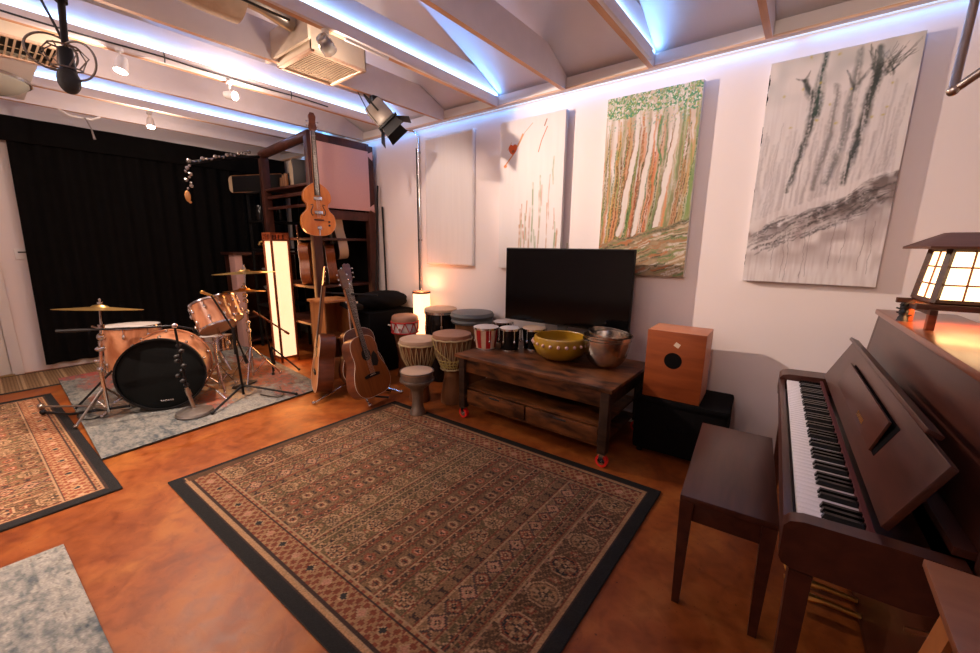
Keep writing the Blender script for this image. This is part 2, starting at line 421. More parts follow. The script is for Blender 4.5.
# door in the left wall
t = T('door_1', None, None, (XL, -.36, 0)); t.o['kind'] = 'structure'
t.p('door_leaf', B().box((.012, 0, 1.02), (.024, .86, 2.03), bev=.003), 'door')
t.p('door_frame', B().box((.018, .475, 1.05), (.045, .085, 2.1), bev=.004).box((.012, -.475, 1.05), (.03, .085, 2.1), bev=.004).box((.012, 0, 2.12), (.03, 1.03, .09), bev=.004), 'white')
t.p('threshold', B().box((.05, 0, .008), (.10, .9, .016), bev=.003), 'threshold')
# thermostat
t = T('thermostat', 'small white thermostat on the left wall beside the black curtain', 'thermostat', (XL+.001, .325, 1.30))
t.p('body', B().box((.009, 0, 0), (.018, .10, .11), bev=.004), 'metalwhite'); t.p('display', B().box((.019, .005, .02), (.003, .06, .016)), 'dark')
# curtain
def wave_sheet(x, y0, y1, z0, z1, amp, n, nz=10, th=.02, flare=.0):
    b = B(); vs = []; fs = []; N_ = n*10
    for j in range(nz+1):
        z = z0+(z1-z0)*j/nz; k = 1+.4*(1-j/nz)
        for i in range(N_+1):
            y = y0+(y1-y0)*i/N_; a = amp*k*(math.sin(2*PI*n*i/N_)+.35*math.sin(2*PI*n*.37*i/N_+1.3)); vs.append((x+a, y-flare*(1-j/nz)*(1-i/N_), z))
    W = N_+1; m = len(vs); vs += [(v[0]-th, v[1], v[2]) for v in vs]
    for j in range(nz):
        for i in range(N_):
            q = j*W+i; fs.append([q, q+1, q+W+1, q+W]); fs.append([m+q, m+q+W, m+q+W+1, m+q+1])
    for j in range(nz):
        for i in (0, N_):
            q = j*W+i; fs.append([q, q+W, m+q+W, m+q])
    for i in range(N_):
        for j in (0, nz):
            q = j*W+i; fs.append([q, q+1, m+q+1, m+q])
    b._new(vs, fs, None, True); return b
t = T('stage_curtain', 'full height black velvet curtain covering the left wall behind the drum kit', 'curtain', (XL+.08, 1.75, .07))
t.p('curtain_panel', wave_sheet(XL+.075, .385, 3.18, .07, 2.56, .020, 17, flare=.06), 'blackcloth', world=True)
t.p('valance', wave_sheet(XL+.14, -2.6, 3.18, 2.44, 2.685, .006, 14, 3), 'blackcloth', world=True)
t.p('track', B().box((XL+.075, .3, 2.655), (.03, 5.6, .03)), 'black', world=True)

# ------------------------------------------------------------------ patterned rugs
def rugfn(Wd, Ln, seed=1, tone=1.0, warm=0., thin=2.6):
    """Wd: metres across the bands (u), Ln: metres along them (v)"""
    def fn(U, V):
        x = np.floor(U*Wd/.0085)*.0085; y = np.floor(V*Ln/.0085)*.0085; xf = U*Wd; rg = np.random.default_rng(seed)
        c = lambda r, g, bb: np.array([r*(1+warm), g, bb*(1-warm*.3)])*tone
        blk = c(.012, .011, .011); brown = c(.075, .038, .019); olive = c(.088, .058, .026); tan = c(.235, .130, .064); cream = c(.37, .225, .125)
        rust = c(.135, .036, .018); rose = c(.34, .16, .10); dk = c(.035, .020, .016)
        C = np.zeros(U.shape+(3,)); C[:] = brown
        ax = np.minimum(x, Wd-x)+0; ay = np.minimum(y, Ln-y); right = x > Wd/2
        def put(mask, col): C[mask] = col
        def tri(s): return np.abs((s % 1)-.5)*2
        # bands described from the outside edge to the middle: (width, kind)
        bands = [(.19, 'med'), (.055, 'vine'), (.05, 'teeth'), (.105, 'dia'), (.065, 'dash'), (.13, 'box'), (.045, 'zig'), (.10, 'flower'), (.045, 'zig'), (.10, 'flower'), (.045, 'zig'), (.13, 'box2'), (.045, 'teeth')]
        tot = sum(w for w, _ in bands); sc_ = (Wd/2-.085)/tot; pos = .085
        y = y*1.22
        for bi, (w, kind) in enumerate(bands):
            w = w*sc_; a0 = pos; pos += w
            m = (ax >= a0) & (ax < pos+1e-6); t = (ax-a0)/w*2-1; p = y/w
            bgs = dict(med=brown, vine=tan*.75, teeth=olive, dia=dk*1.6, dash=tan*.62, box=olive*1.05, zig=brown*1.2, flower=tan*.55, box2=olive*1.1)
            put(m, bgs[kind])
            def q(mm, col): put(m & mm, col)
            if kind in ('med', 'box', 'box2'):
                P = {'med': 1.25, 'box': 1.15, 'box2': 1.1}[kind]; s = ((p/P) % 1-.5)*2*P; idx = np.floor(p/P).astype(int)
                d = np.maximum(np.maximum(np.abs(s), np.abs(t)), (np.abs(s)+np.abs(t))*.72)
                alt = idx % 2 == 0
                q((np.abs(np.sin(p*9)) > .86) & (np.abs(t) > .8), tan)
                q((d < .80) & (d > .72), cream*.8); q((d < .72) & alt, rust); q((d < .72) & ~alt, brown*1.5)
                q((d < .62) & (d > .50), blk*1.5); q((d < .62) & (d > .50) & ~alt, tan)
                q((d < .42) & alt, brown*1.6); q((d < .42) & ~alt, olive*.7)
                q(((np.abs(s) < .09) | (np.abs(t) < .09)) & (d < .56), cream*.75)
                q((np.abs(np.abs(s)-np.abs(t)) < .09) & (d < .60), tan)
                q(np.abs(s)+np.abs(t) < .26, dk); q(np.abs(s)+np.abs(t) < .12, cream)
                if kind != 'med':
                    q((d > .55) & (d < .8) & (((p*6).astype(int)+(t*6).astype(int)) % 2 == 0), cream*.8)
                e = np.abs(np.abs(s)-P); q((e+np.abs(t)*.8 < .26), rust*1.2); q((e+np.abs(t)*.8 < .12), cream*.8)
                ee = np.abs(((p*2.2) % 1)-.5)*2; q((np.abs(t) > .86) & (ee > .55), rose*.7)
                q((d > .86) & (np.abs(((p*3+t*3) % 1)-.5) < .10) & (np.abs(t) < .85), tan*.8)
            elif kind == 'vine':
                v = np.sin(p*2.2)*.45; q(np.abs(t-v) < .22, rust); q(np.abs(t-v) < .10, olive*.6)
                q(np.abs(t+v) < .14, brown*1.3); q((np.abs(np.cos(p*2.2)) < .25) & (np.abs(t) < .3), dk)
            elif kind == 'teeth':
                k = tri(p*.8); q(t < k*1.6-.9, tan*.9); q((t < k*1.6-1.3), dk); q(np.abs(t-(k*1.6-.9)) < .16, cream*.75)
            elif kind == 'dia':
                P = 1.05; s = ((p/P) % 1-.5)*2*P; d = np.abs(s)+np.abs(t); al = np.floor(p/P).astype(int) % 2 == 0
                q(d > 1.25, tan*.7); q((d > 1.12) & (d < 1.25), cream*.7); q((d < .82) & al, rust*1.3); q((d < .82) & ~al, rose*.9)
                q((d < .6) & (d > .42), cream*.8); q(d < .3, dk); q(d < .14, cream)
            elif kind == 'dash':
                s = ((p/1.5) % 1); q((np.abs(t) < .62) & (np.abs(s-.5) < .09), dk); q((np.abs(np.abs(t)-.5) < .16) & (np.abs(s-.5) < .19), dk)
                q((np.abs(t) < .5) & (np.abs(((p*1.0) % 1)-.5) < .08) & (np.abs(s-.5) > .25), brown*.9); q(np.abs(t) > .84, rust*1.2)
            elif kind == 'zig':
                k = tri(p*.7)*1.4-.7; q(np.abs(t-k) < .34, rust); q(np.abs(t-k) < .14, cream*.8); q((t-k > .55) & (tri(p*.7+.5) > .6), dk)
            elif kind == 'flower':
                P = 1.0; s = ((p/P) % 1-.5)*2; al = np.floor(p/P).astype(int) % 2 == 0; rr = np.hypot(s, t)
                q((rr < .62) & al, rust*1.4); q((rr < .62) & ~al, cream*.8); q((rr < .36) & al, rose); q((rr < .36) & ~al, rust)
                q(rr < .2, dk); q((np.abs(s) > .85) & (np.abs(t) < .4), dk)
            # band seams
            put((np.abs(ax-pos) < .0045), cream*.75); put((np.abs(ax-a0-.010) < .004), rust)
        # lattice border across both ends
        eb = .155; m = (ay < eb+.085) & (ay >= .085) & (ax > .085+.0); t = (ay-.085)/eb*2-1; p = x/eb
        C[m] = rust*1.15
        lat = (np.abs(((p*3.4+t*1.3) % 1)-.5) < .15) | (np.abs(((p*3.4-t*1.3) % 1)-.5) < .15)
        C[m & lat] = tan*1.05
        P = .80; s = ((p/P) % 1-.5)*2*P; d = np.abs(s)+np.abs(t); al = np.floor(p/P).astype(int) % 2 == 0
        C[m & (d < .36)] = cream*.85; C[m & (d < .26) & al] = blk*2; C[m & (d < .26) & ~al] = rose
        C[m & (np.abs(t) > .93)] = cream*.7; C[m & (np.abs(t-.80) < .06)] = dk; C[m & (np.abs(t+.84) < .06)] = dk
        # outer black border with a cream line
        e = np.minimum(np.where(x < Wd/2, ax*thin, ax), ay)+.006*(np.floor(ay/.05) % 2)*(ax > ay); C[(e < .085)] = tan*1.2; C[e < .072] = dk; C[e < .062] = blk
        inn = (ax > .09) & (ay > .25); st = ((np.round(x/.0085)+np.round(y/.0093)) % 3 == 0) & inn & (rng.random(U.shape) < .55); C[st] = C[st]*.45+tan*.5
        st = ((np.round(x/.0085)*2+np.round(y/.0093)) % 5 == 0) & inn & (rng.random(U.shape) < .5); C[st] = C[st]*.45
        C *= (1+.16*rng.standard_normal(U.shape))[..., None]
        C *= (1+.10*np.sin(y*23)+.0)[..., None]
        return C
    return fn
# big rug in the middle of the floor: bands run away from the camera
ra = [(-2.895, .526, .012), (-.520, .600, .012), (-.513, 2.346, .012), (-2.873, 2.239, .012)]
o = sheet('patterned_rug', ra, 600, 430, rugfn(2.37, 1.76, 1, .92), 'rug', 'rugbase', .011)
o['label'] = 'large brown geometric banded rug with a black border in the middle of the floor'; o['category'] = 'rug'
rb = [(-5.75, -1.5, .012), (-3.036, -1.5, .012), (-3.036, .344, .012), (-5.55, .262, .012)]
rb = [(-5.55, -1.5, .012), (-3.00, -1.5, .012), (-3.036, .344, .012), (-5.55, .262, .012)]
o = sheet('patterned_rug', rb, 520, 380, rugfn(2.5, 1.8, 3, 1.35, .02, 1.), 'rug', 'rugbase', .011)
o['label'] = 'orange-brown banded rug with a black border at the left edge by the cymbal stand'; o['category'] = 'rug'
def greyfn(sx, sy, seed, patches, ton=1.):
    def fn(U, V):
        rg = np.random.default_rng(seed)
        def noise(n, m):
            g = rg.random((m+2, n+2)); u = U*n; v = V*m; i = np.minimum(u.astype(int), n); j = np.minimum(v.astype(int), m)
            a = u-i; c = v-j; a = a*a*(3-2*a); c = c*c*(3-2*c)
            return (g[j, i]*(1-a)+g[j, i+1]*a)*(1-c)+(g[j+1, i]*(1-a)+g[j+1, i+1]*a)*c
        n1 = noise(int(sx*5), int(sy*5)); n2 = noise(int(sx*16), int(sy*30)); n3 = noise(int(sx*40), int(sy*90))
        k = (.30*n1+.34*n2+.36*n3)[..., None]
        A = np.array([.055, .075, .09])*ton; Bc = np.array([.31, .29, .255])*ton; C = A+(Bc-A)*np.clip((k-.12)/.55, 0, 1); fl = np.clip((n3-.80)*6, 0, 1)*np.clip((n1-.35)*3, 0, 1); C = C*(1-.55*fl[..., None])
        C = C*(1+.12*rg.standard_normal(U.shape))[..., None]
        for (u0, v0, ru, rv, col, th) in patches:
            d = ((U-u0)/ru)**2+((V-v0)/rv)**2+(n2-.5)*1.2+(n1-.5)
            w = np.clip((1.0-d)*3, 0, 1)*np.clip((n3*.6+n2*.5-.2)*1.4, .1, .75); w = w[..., None]; C = C*(1-w)+np.array(col)*w
        return C
    return fn
rcq = [(-6.08, .358, .018), (-3.555, .328, .018), (-3.715, 2.02, .018), (-6.20, 2.20, .018)]
pt = [(.16, .16, .17, .10, (.32, .05, .03), 1), (.55, .12, .16, .07, (.26, .13, .07), 1), (.42, .10, .06, .05, (.28, .07, .03), 1),
      (.02, .1, .06, .12, (.4, .04, .03), 1), (.45, .55, .30, .25, (.34, .17, .06), 1), (.72, .62, .16, .20, (.36, .19, .07), 1), (.60, .85, .4, .12, (.30, .06, .03), 1), (.80, .50, .12, .06, (.30, .05, .03), 1)]
o = sheet('drum_rug', rcq, 420, 280, greyfn(2.5, 1.8, 11, pt, .75), 'rug', 'rugbase', .010)
o['label'] = 'worn blue-grey rug with faded red patches under the drum kit'; o['category'] = 'rug'
rd = [(-4.6, -1.5, .012), (-1.6, -1.5, .012), (-1.70, -.04, .012), (-2.652, .061, .012)]
rd = [(-3.2, -2.0, .012), (-.6, -2.0, .012), (-.75, .135, .012), (-2.652, .061, .012)]
rd = [(-2.70, -1.9, .012), (-.70, -1.9, .012), (-.68, .14, .012), (-2.652, .061, .012)]
o = sheet('plain_rug', rd, 420, 420, greyfn(2.2, 2.2, 23, []), 'rug', 'rugbase', .010)
o['label'] = 'mottled blue-grey rug cut off at the bottom left corner of the photo'; o['category'] = 'rug'
def matfn(U, V):
    s = np.sin(V*620)*.5+.5; k = (np.abs(((V*15) % 1)-.5) < .07) | (np.abs(((V*15+.2) % 1)-.5) < .03)
    C = np.array([.19, .11, .055])*(.7+.6*s[..., None]); C[k] = (.34, .22, .12)
    e = np.minimum(U, 1-U) < .05; C[e] = (.012, .011, .011); return C*(1+.1*rng.standard_normal(U.shape))[..., None]
o = sheet('striped_mat', [(-6.62, -1.3, .007), (-5.86, -1.3, .007), (-5.86, .95, .007), (-6.62, .95, .007)], 100, 300, matfn, 'rug', 'rugbase', .006)
o['label'] = 'narrow brown striped floor mat along the left wall by the door'; o['category'] = 'mat'

# ------------------------------------------------------------------ wall canvases
def stroke(C, X, Y, pts, w, col, a=1., soft=.5, nz=None):
    pts = np.array(pts, float); D = np.full(X.shape, 9.)
    T_ = np.zeros(X.shape)
    for i in range(len(pts)-1):
        p, q = pts[i], pts[i+1]; dx, dy = q-p; L2 = dx*dx+dy*dy+1e-9
        t = np.clip(((X-p[0])*dx+(Y-p[1])*dy)/L2, 0, 1); d = np.hypot(X-p[0]-t*dx, Y-p[1]-t*dy)
        ww = w if np.isscalar(w) else (w[i]+(w[i+1]-w[i])*t)
        d = d/ww; D = np.minimum(D, d)
    k = np.clip((1-D)/soft, 0, 1)*a
    if nz is not None: k = k*nz
    k = k[..., None]; C[:] = C*(1-k)+np.array(col)*k
def vnoise(shape, n, m, rg):
    g = rg.random((m+2, n+2)); v, u = np.meshgrid(np.linspace(0, m, shape[0]), np.linspace(0, n, shape[1]), indexing='ij')
    i = np.minimum(u.astype(int), n); j = np.minimum(v.astype(int), m); a = u-i; c = v-j; a = a*a*(3-2*a); c = c*c*(3-2*c)
    return (g[j, i]*(1-a)+g[j, i+1]*a)*(1-c)+(g[j+1, i]*(1-a)+g[j+1, i+1]*a)*c
CW, CH = .66, 1.32
BASE = np.array([.72, .68, .68])
def paint_blank(U, V):
    rg = np.random.default_rng(1); C = np.zeros(U.shape+(3,)); C[:] = BASE
    C *= (.96+.05*vnoise(U.shape, 40, 4, rg))[..., None]; return C
def paint_heart(U, V):
    rg = np.random.default_rng(2); C = np.zeros(U.shape+(3,)); C[:] = BASE*1.03; X = U; Y = V*2
    C *= (.97+.04*vnoise(U.shape, 30, 6, rg))[..., None]
    nz = np.clip(vnoise(U.shape, 24, 40, rg)*1.8, 0, 1)
    for p, w, c in (([(.08, 1.42), (.16, 1.50), (.22, 1.56)], .014, (.62, .22, .05)), ([(.24, 1.60), (.33, 1.72), (.37, 1.80)], .017, (.60, .24, .06)),
                    ([(.62, 1.55), (.66, 1.68), (.74, 1.84)], .009, (.55, .14, .05)), ([(.30, 1.66), (.40, 1.82), (.52, 1.92)], .006, (.55, .3, .15)),
                    ([(.70, 1.86), (.73, 1.93)], .012, (.30, .12, .05)), ([(.09, 1.42), (.10, 1.42)], .028, (.70, .22, .04)), ([(.13, 1.63), (.19, 1.72)], .007, (.6, .35, .15))):
        stroke(C, X, Y, p, w, c, .85, .5)
    hx = (X-.215)/.062; hy = (Y-1.615)/.062; heart = (hx**2+hy**2-1)**3-hx**2*hy**3 < 0
    C[heart] = (.62, .10, .02); C[heart & (np.hypot(hx-.1, hy+.2) < .35)] = (.30, .07, .02)
    for i in range(26):
        x = .34+.62*rg.random(); y1 = .15+1.1*rg.random()**1.5*(.4+x); y0 = max(.0, y1-.25-.7*rg.random())
        c = [(.62, .36, .20), (.45, .52, .36), (.66, .44, .34), (.30, .40, .22), (.6, .28, .14)][i % 5]
        stroke(C, X, Y, [(x, y0), (x+.012*rg.standard_normal(), (y0+y1)/2), (x, y1)], .009+.012*rg.random(), [q*.8 for q in c], .85, .7, nz)
    for i in range(30): stroke(C, X, Y, [(rg.random(), 1.45*rg.random())]*2, .010, (.62, .60, .42), .4, .9)
    return C
def warp(U, V, rg, k=.045):
    return (U+k*(vnoise(U.shape, 5, 9, rg)-.5)+k*.6*(vnoise(U.shape, 16, 26, rg)-.5)+k*.35*(vnoise(U.shape, 45, 80, rg)-.5), V*2+k*(vnoise(U.shape, 5, 9, rg)-.5)*1.5+k*.8*(vnoise(U.shape, 22, 40, rg)-.5))
def paint_trees(U, V):
    rg = np.random.default_rng(3); C = np.zeros(U.shape+(3,)); C[:] = BASE*1.02; X, Y = warp(U, V, rg, .024)
    n1 = vnoise(U.shape, 60, 12, rg); n2 = vnoise(U.shape, 90, 160, rg); n3 = vnoise(U.shape, 16, 30, rg)
    nz = np.clip(n1*1.4+n2*.4, .2, 1)
    cols = [(.62, .25, .11), (.52, .34, .13), (.22, .32, .10), (.60, .33, .22), (.13, .28, .08), (.48, .30, .16), (.30, .28, .14)]
    wsh = (np.clip(vnoise(U.shape, 26, 7, rg)*1.6-.35, 0, 1)*.75)[..., None]; C[:] = C*(1-wsh)+np.array((.50, .36, .24))*wsh
    wsh = (np.clip(vnoise(U.shape, 30, 6, rg)*1.8-.9, 0, 1)*.8)[..., None]; C[:] = C*(1-wsh)+np.array((.30, .30, .17))*wsh
    for i in range(80):
        x0 = rg.random()*1.02; x1 = x0+.05*rg.standard_normal()-.03; w = .006+.028*rg.random()**1.6; yb = .28+.32*x0+.1*rg.random(); yt = 1.3+.55*rg.random()
        stroke(C, X, Y, [(x0-.05, yb-.05), (x0-.015, yb+.2), (.6*x0+.4*x1, (yb+yt)/2), (x1+.02, yt)], [w*1.6, w, w*.9, w*.6], cols[i % 7], .72, .6, nz)
    for x, c in ((.17, (.55, .30, .08)), (.26, (.58, .28, .12)), (.38, (.10, .26, .07)), (.43, (.50, .18, .08)), (.56, (.62, .24, .10)), (.60, (.60, .20, .08)), (.68, (.12, .22, .10)), (.84, (.20, .22, .11)), (.90, (.42, .22, .11))):
        stroke(C, X, Y, [(x-.08, .34+.25*x), (x-.03, .9), (x+.01, 1.35), (x+.0, 1.74)], [.030, .022, .018, .012], c, .85, .5, nz)
    for i in range(46):
        x0 = rg.random(); yb = .3+.3*x0; yt = 1.0+.8*rg.random(); stroke(C, X, Y, [(x0-.06, yb), (x0-.02, (yb+yt)/2), (x0+.01, yt)], .004+.006*rg.random(), [(.10, .07, .03), (.26, .08, .04), (.07, .14, .06)][i % 3], .85, .6, np.clip(n2*2-.3, 0, 1))
    for x in (.33, .50, .74):     # pale trunks
        stroke(C, X, Y, [(x-.09, .48), (x-.03, 1.0), (x+.03, 1.4), (x+.04, 1.72)], [.028, .034, .030, .020], (.74, .69, .66), .9, .3)
        stroke(C, X, Y, [(x-.125, .46), (x-.065, 1.0), (x-.005, 1.4), (x+.01, 1.72)], [.008]*4, (.16, .12, .07), .8, .5, nz)
    stroke(C, X, Y, [(.62, 1.72), (.60, 1.45), (.66, 1.25), (.60, 1.0)], [.02, .02, .014, .012], (.10, .24, .10), .9, .6, nz)
    g = Y < (.34+.26*X+.05*n3)                                                # sloping ground
    G = np.zeros_like(C); G[:] = (.34, .25, .15); G *= (.75+.5*vnoise(U.shape, 30, 90, rg))[..., None]
    for q in range(260):
        x = rg.random()*1.1-.1; y = rg.random()*.72; L_ = .05+.16*rg.random(); c = [(.20, .24, .09), (.46, .17, .07), (.10, .10, .06), (.56, .46, .34), (.36, .20, .10), (.13, .20, .08), (.58, .52, .44)][q % 7]
        stroke(G, X, Y, [(x, y), (x+L_*.6, y+L_*.16), (x+L_, y+L_*.34)], .007+.016*rg.random()**2, c, .95, .7, np.clip(n2*2.2, 0, 1))
    C[g] = G[g]
    stroke(C, X, Y, [(.25, .42), (.55, .47), (.8, .53), (1., .62)], [.02, .025, .035, .03], (.06, .08, .05), .75, .9, np.clip(n2*1.6, 0, 1))
    lf = Y > (1.78+.10*(n3-.5)-.04*np.sin(X*9)); k = np.clip((vnoise(U.shape, 60, 110, rg)-.28)*4, 0, 1)
    gr = np.zeros_like(C); gr[:] = (.10, .30, .17); kk = np.clip((vnoise(U.shape, 70, 130, rg)-.5)*6, 0, 1)[..., None]; gr = gr*(1-kk)+np.array((.30, .40, .15))*kk
    kk = np.clip((vnoise(U.shape, 80, 150, rg)-.62)*9, 0, 1)[..., None]; gr = gr*(1-kk)+np.array((.72, .72, .68))*kk
    k = (k*lf)[..., None]; C = C*(1-k)+gr*k
    for i in range(420): stroke_local(C, U, V*2, rg.random(), 1.98-.36*rg.random()**1.8, .004+.009*rg.random(), [(.07, .30, .17), (.24, .40, .12), (.50, .42, .14), (.12, .34, .26), (.62, .60, .52)][i % 5], .75)
    return C
def stroke_local(C, X, Y, x, y, r, col, a):
    H_, W_ = X.shape; i0 = max(0, int((x-2*r)*W_)); i1 = min(W_, int((x+2*r)*W_)+2); j0 = max(0, int((y/2-r)*H_)); j1 = min(H_, int((y/2+r)*H_)+2)
    if i1 <= i0 or j1 <= j0: return
    d = np.hypot(X[j0:j1, i0:i1]-x, Y[j0:j1, i0:i1]-y)/r; k = (np.clip(1.2-d, 0, 1)*a)[..., None]; C[j0:j1, i0:i1] = C[j0:j1, i0:i1]*(1-k)+np.array(col)*k
def paint_dark(U, V):
    rg = np.random.default_rng(4); C = np.zeros(U.shape+(3,)); C[:] = BASE*.99; X, Y = warp(U, V, rg, .026)
    n1 = vnoise(U.shape, 70, 10, rg); n2 = vnoise(U.shape, 80, 150, rg); n3 = vnoise(U.shape, 10, 18, rg); n4 = vnoise(U.shape, 24, 40, rg)
    streak = np.clip((n1-.38)*2, 0, 1)*np.clip(1.9-Y, 0, 1)*.34; C = C*(1-streak[..., None])+np.array((.44, .34, .34))*streak[..., None]
    nz = np.clip(n1*.9+n2*.5, .25, 1)
    for i in range(60):
        x = rg.random(); y0 = .55+.45*x; y1 = y0+.25+.6*rg.random(); g = .30+.2*rg.random()
        stroke(C, X, Y, [(x-.04, y0), (x, y1)], .006+.016*rg.random(), (g, g*.92, g*.95), .45, .8, nz)
    T1 = (.045, .055, .05)
    def trunk(pts, ws, a=.9, c=T1): stroke(C, X, Y, pts, [q*1.45 for q in ws], c, a, .75, np.clip(nz*1.25, 0, 1))
    trunk([(.26, .86), (.32, 1.15), (.37, 1.50), (.345, 1.66), (.27, 1.78)], [.018, .022, .034, .040, .016]); trunk([(.37, 1.50), (.395, 1.68), (.40, 1.97)], [.034, .034, .020], 1, (.04, .07, .06))
    trunk([(.27, 1.78), (.20, 1.82)], [.014, .006], .7); trunk([(.345, 1.66), (.28, 1.80), (.30, 1.86)], [.016, .012, .004], .6)
    trunk([(.45, .86), (.50, 1.2), (.52, 1.62), (.50, 1.72)], [.018, .024, .024, .018], .7, (.16, .15, .15)); trunk([(.54, .90), (.60, 1.25), (.63, 1.70), (.61, 1.96)], [.026, .030, .034, .020], .75, (.13, .14, .14))
    trunk([(.63, 1.68), (.70, 1.80), (.74, 1.86)], [.02, .012, .006], .7); trunk([(.63, 1.66), (.58, 1.78), (.55, 1.82)], [.02, .01, .005], .7)
    trunk([(.66, .90), (.70, 1.30), (.755, 1.70), (.745, 1.96)], [.030, .030, .034, .022], .95); trunk([(.755, 1.66), (.82, 1.82), (.90, 1.92)], [.028, .020, .006], .7); trunk([(.75, 1.7), (.70, 1.9), (.68, 1.98)], [.02, .012, .006], .7)
    for i in range(26): trunk([(.70+.16*rg.random(), 1.72+.1*rg.random()), (.66+.34*rg.random(), 1.86+.12*rg.random())], [.008, .003], .5)
    k = np.clip((n3-.35)*1.8, 0, 1)*np.clip((Y-1.45)*2.4, 0, 1)*.45; C = C*(1-k[..., None])+np.array((.30, .33, .34))*k[..., None]
    top = .50+.50*X**1.35+.06*(n4-.5)
    hill = np.clip((top-Y)*22, 0, 1)*np.clip((Y-(.30+.26*X))*5, 0, 1)
    k = hill*np.clip(.22+n4*1.0+.3*(X-.4), 0, .95); C = C*(1-k[..., None])+np.array((.15, .115, .11))*k[..., None]
    k = np.clip((n3-.40)*2.4, 0, 1)*np.clip((.62+.3*X-Y)*4, 0, 1)*np.clip((Y-.12)*5, 0, 1)*.75; C = C*(1-k[..., None])+np.array((.34, .27, .26))*k[..., None]
    for i in range(90):
        x = rg.random()*.95; yy = .50+.50*x**1.35; w = .006+.012*rg.random(); o_ = -.26*rg.random()
        stroke(C, X, Y, [(x, yy+o_), (x+.08, yy+o_+.045+.03*rg.random()), (x+.18, yy+.10+o_)], [w, w*1.2, w*.3], (.05, .045, .045), .5, .9, np.clip(n2*1.7, .1, 1))
    for i in range(9):
        x = .08+.84*rg.random(); y0 = .02+.2*rg.random(); stroke(C, X, Y, [(x, y0), (x+.006, y0+.2), (x, y0+.45)], .0025+.002*rg.random(), (.16, .13, .13), .6, .7)
    for i in range(14): stroke_local(C, X, Y, rg.random(), 1.4+.58*rg.random(), .014, (.52, .44, .12), .8)
    return C
TH = .045
def canvas(name, x0, z0, fn, label, n=(230, 460), d=CW, h=CH):
    t = T(name, label, 'painting', (x0+d/2, YB-.004, z0), group=None)
    yf = -TH
    q = [(-d/2, yf, 0), (d/2, yf, 0), (d/2, yf, h), (-d/2, yf, h)]
    o = sheet('canvas', q, n[0], n[1], fn, 'painting', 'canvas_side', TH-.004, t.o)
    t.p('stretcher', B().box((0, -.003, h-.02), (d-.05, .004, .03)).box((0, -.003, .02), (d-.05, .004, .03)), 'ply')
    return t
canvas('blank_canvas', -3.42, 1.235, paint_blank, 'blank white stretched canvas, leftmost on the picture wall beside the conduit', (60, 60), .68, 1.33)
canvas('heart_painting', -2.40, 1.235, paint_heart, 'mostly white canvas with a small red heart and orange strokes above the television', d=.675)
canvas('tree_painting', -1.37, 1.235, paint_trees, 'canvas painted with green leaves and orange tree trunks right of the television', (260, 520), .665)
canvas('dark_tree_painting', -.335, 1.237, paint_dark, 'canvas of dark grey bare trees on a slope, rightmost on the wall above the piano', (260, 520), .66)
# little bracket seen above the television
# ------------------------------------------------------------------ piano
def text_mesh(s, size, depth=.0008):
    c = bpy.data.curves.new('lettering', 'FONT'); c.body = s; c.size = size; c.extrude = depth; c.align_x = 'CENTER'; c.align_y = 'CENTER'
    c.space_character = 1.25
    o = bpy.data.objects.new('lettering', c); COL.objects.link(o); bpy.context.view_layer.update()
    me = bpy.data.meshes.new_from_object(o.evaluated_get(bpy.context.evaluated_depsgraph_get()))
    bpy.data.objects.remove(o); b = B(); b.bm.from_mesh(me); bpy.data.meshes.remove(me); return b
def text_part(t, s, size, m, mx, parent=None):
    b = text_mesh(s, size); bmesh.ops.transform(b.bm, matrix=mx, verts=b.bm.verts[:]); return t.p('lettering', b, m, parent)
PL = 1.62
pn = T('upright_piano', 'dark walnut upright piano with open keyboard at the right edge of the room', 'piano', (.040, 1.20, 0), math.radians(3.05))
def rot2(p, a): return (p[0]*math.cos(a)-p[1]*math.sin(a), p[0]*math.sin(a)+p[1]*math.cos(a))
# cheeks at both ends of the keyboard
def cheek(y0, y1):
    out = [(.0, .655), (.0, .745), (.012, .762), (.04, .770), (.19, .775), (.325, .775), (.325, .67), (.30, .640), (.25, .630), (.03, .630), (.008, .637)]
    return B().prism(out, y0, y1)
def inflate(b, o=.004):
    bmesh.ops.bevel(b.bm, geom=b.bm.edges[:], offset=o, segments=2, affect='EDGES'); return b
pn.p('cheek', cheek(0, .045), 'piano'); pn.p('cheek', cheek(PL-.13, PL), 'piano')
pn.p('key_bed', B().box((.17, PL/2-.04, .665), (.31, PL-.18, .040), bev=.006).box((.012, PL/2-.04, .70), (.022, PL-.18, .075), bev=.004), 'piano')
# case
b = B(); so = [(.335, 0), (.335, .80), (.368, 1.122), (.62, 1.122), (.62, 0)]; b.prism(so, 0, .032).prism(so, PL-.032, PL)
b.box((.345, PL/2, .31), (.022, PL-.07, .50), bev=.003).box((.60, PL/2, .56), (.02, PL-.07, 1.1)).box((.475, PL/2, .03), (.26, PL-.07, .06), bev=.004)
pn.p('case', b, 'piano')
b = B(); mx = Matrix.Translation((.362, PL/2, .965)) @ Rm(0, math.radians(5.8), 0); b.box((0, 0, 0), (.02, PL-.066, .318), bev=.003, mx=mx)
b.box((.29+.060, PL/2, .795), (.10, PL-.07, .02))
pn.p('upper_panel', b, 'piano')
pn.p('lid', B().box((.500, PL/2, 1.137), (.29, PL+.03, .026), bev=.006), 'pianotop', label='polished lid with the orange lantern light put into its colour')
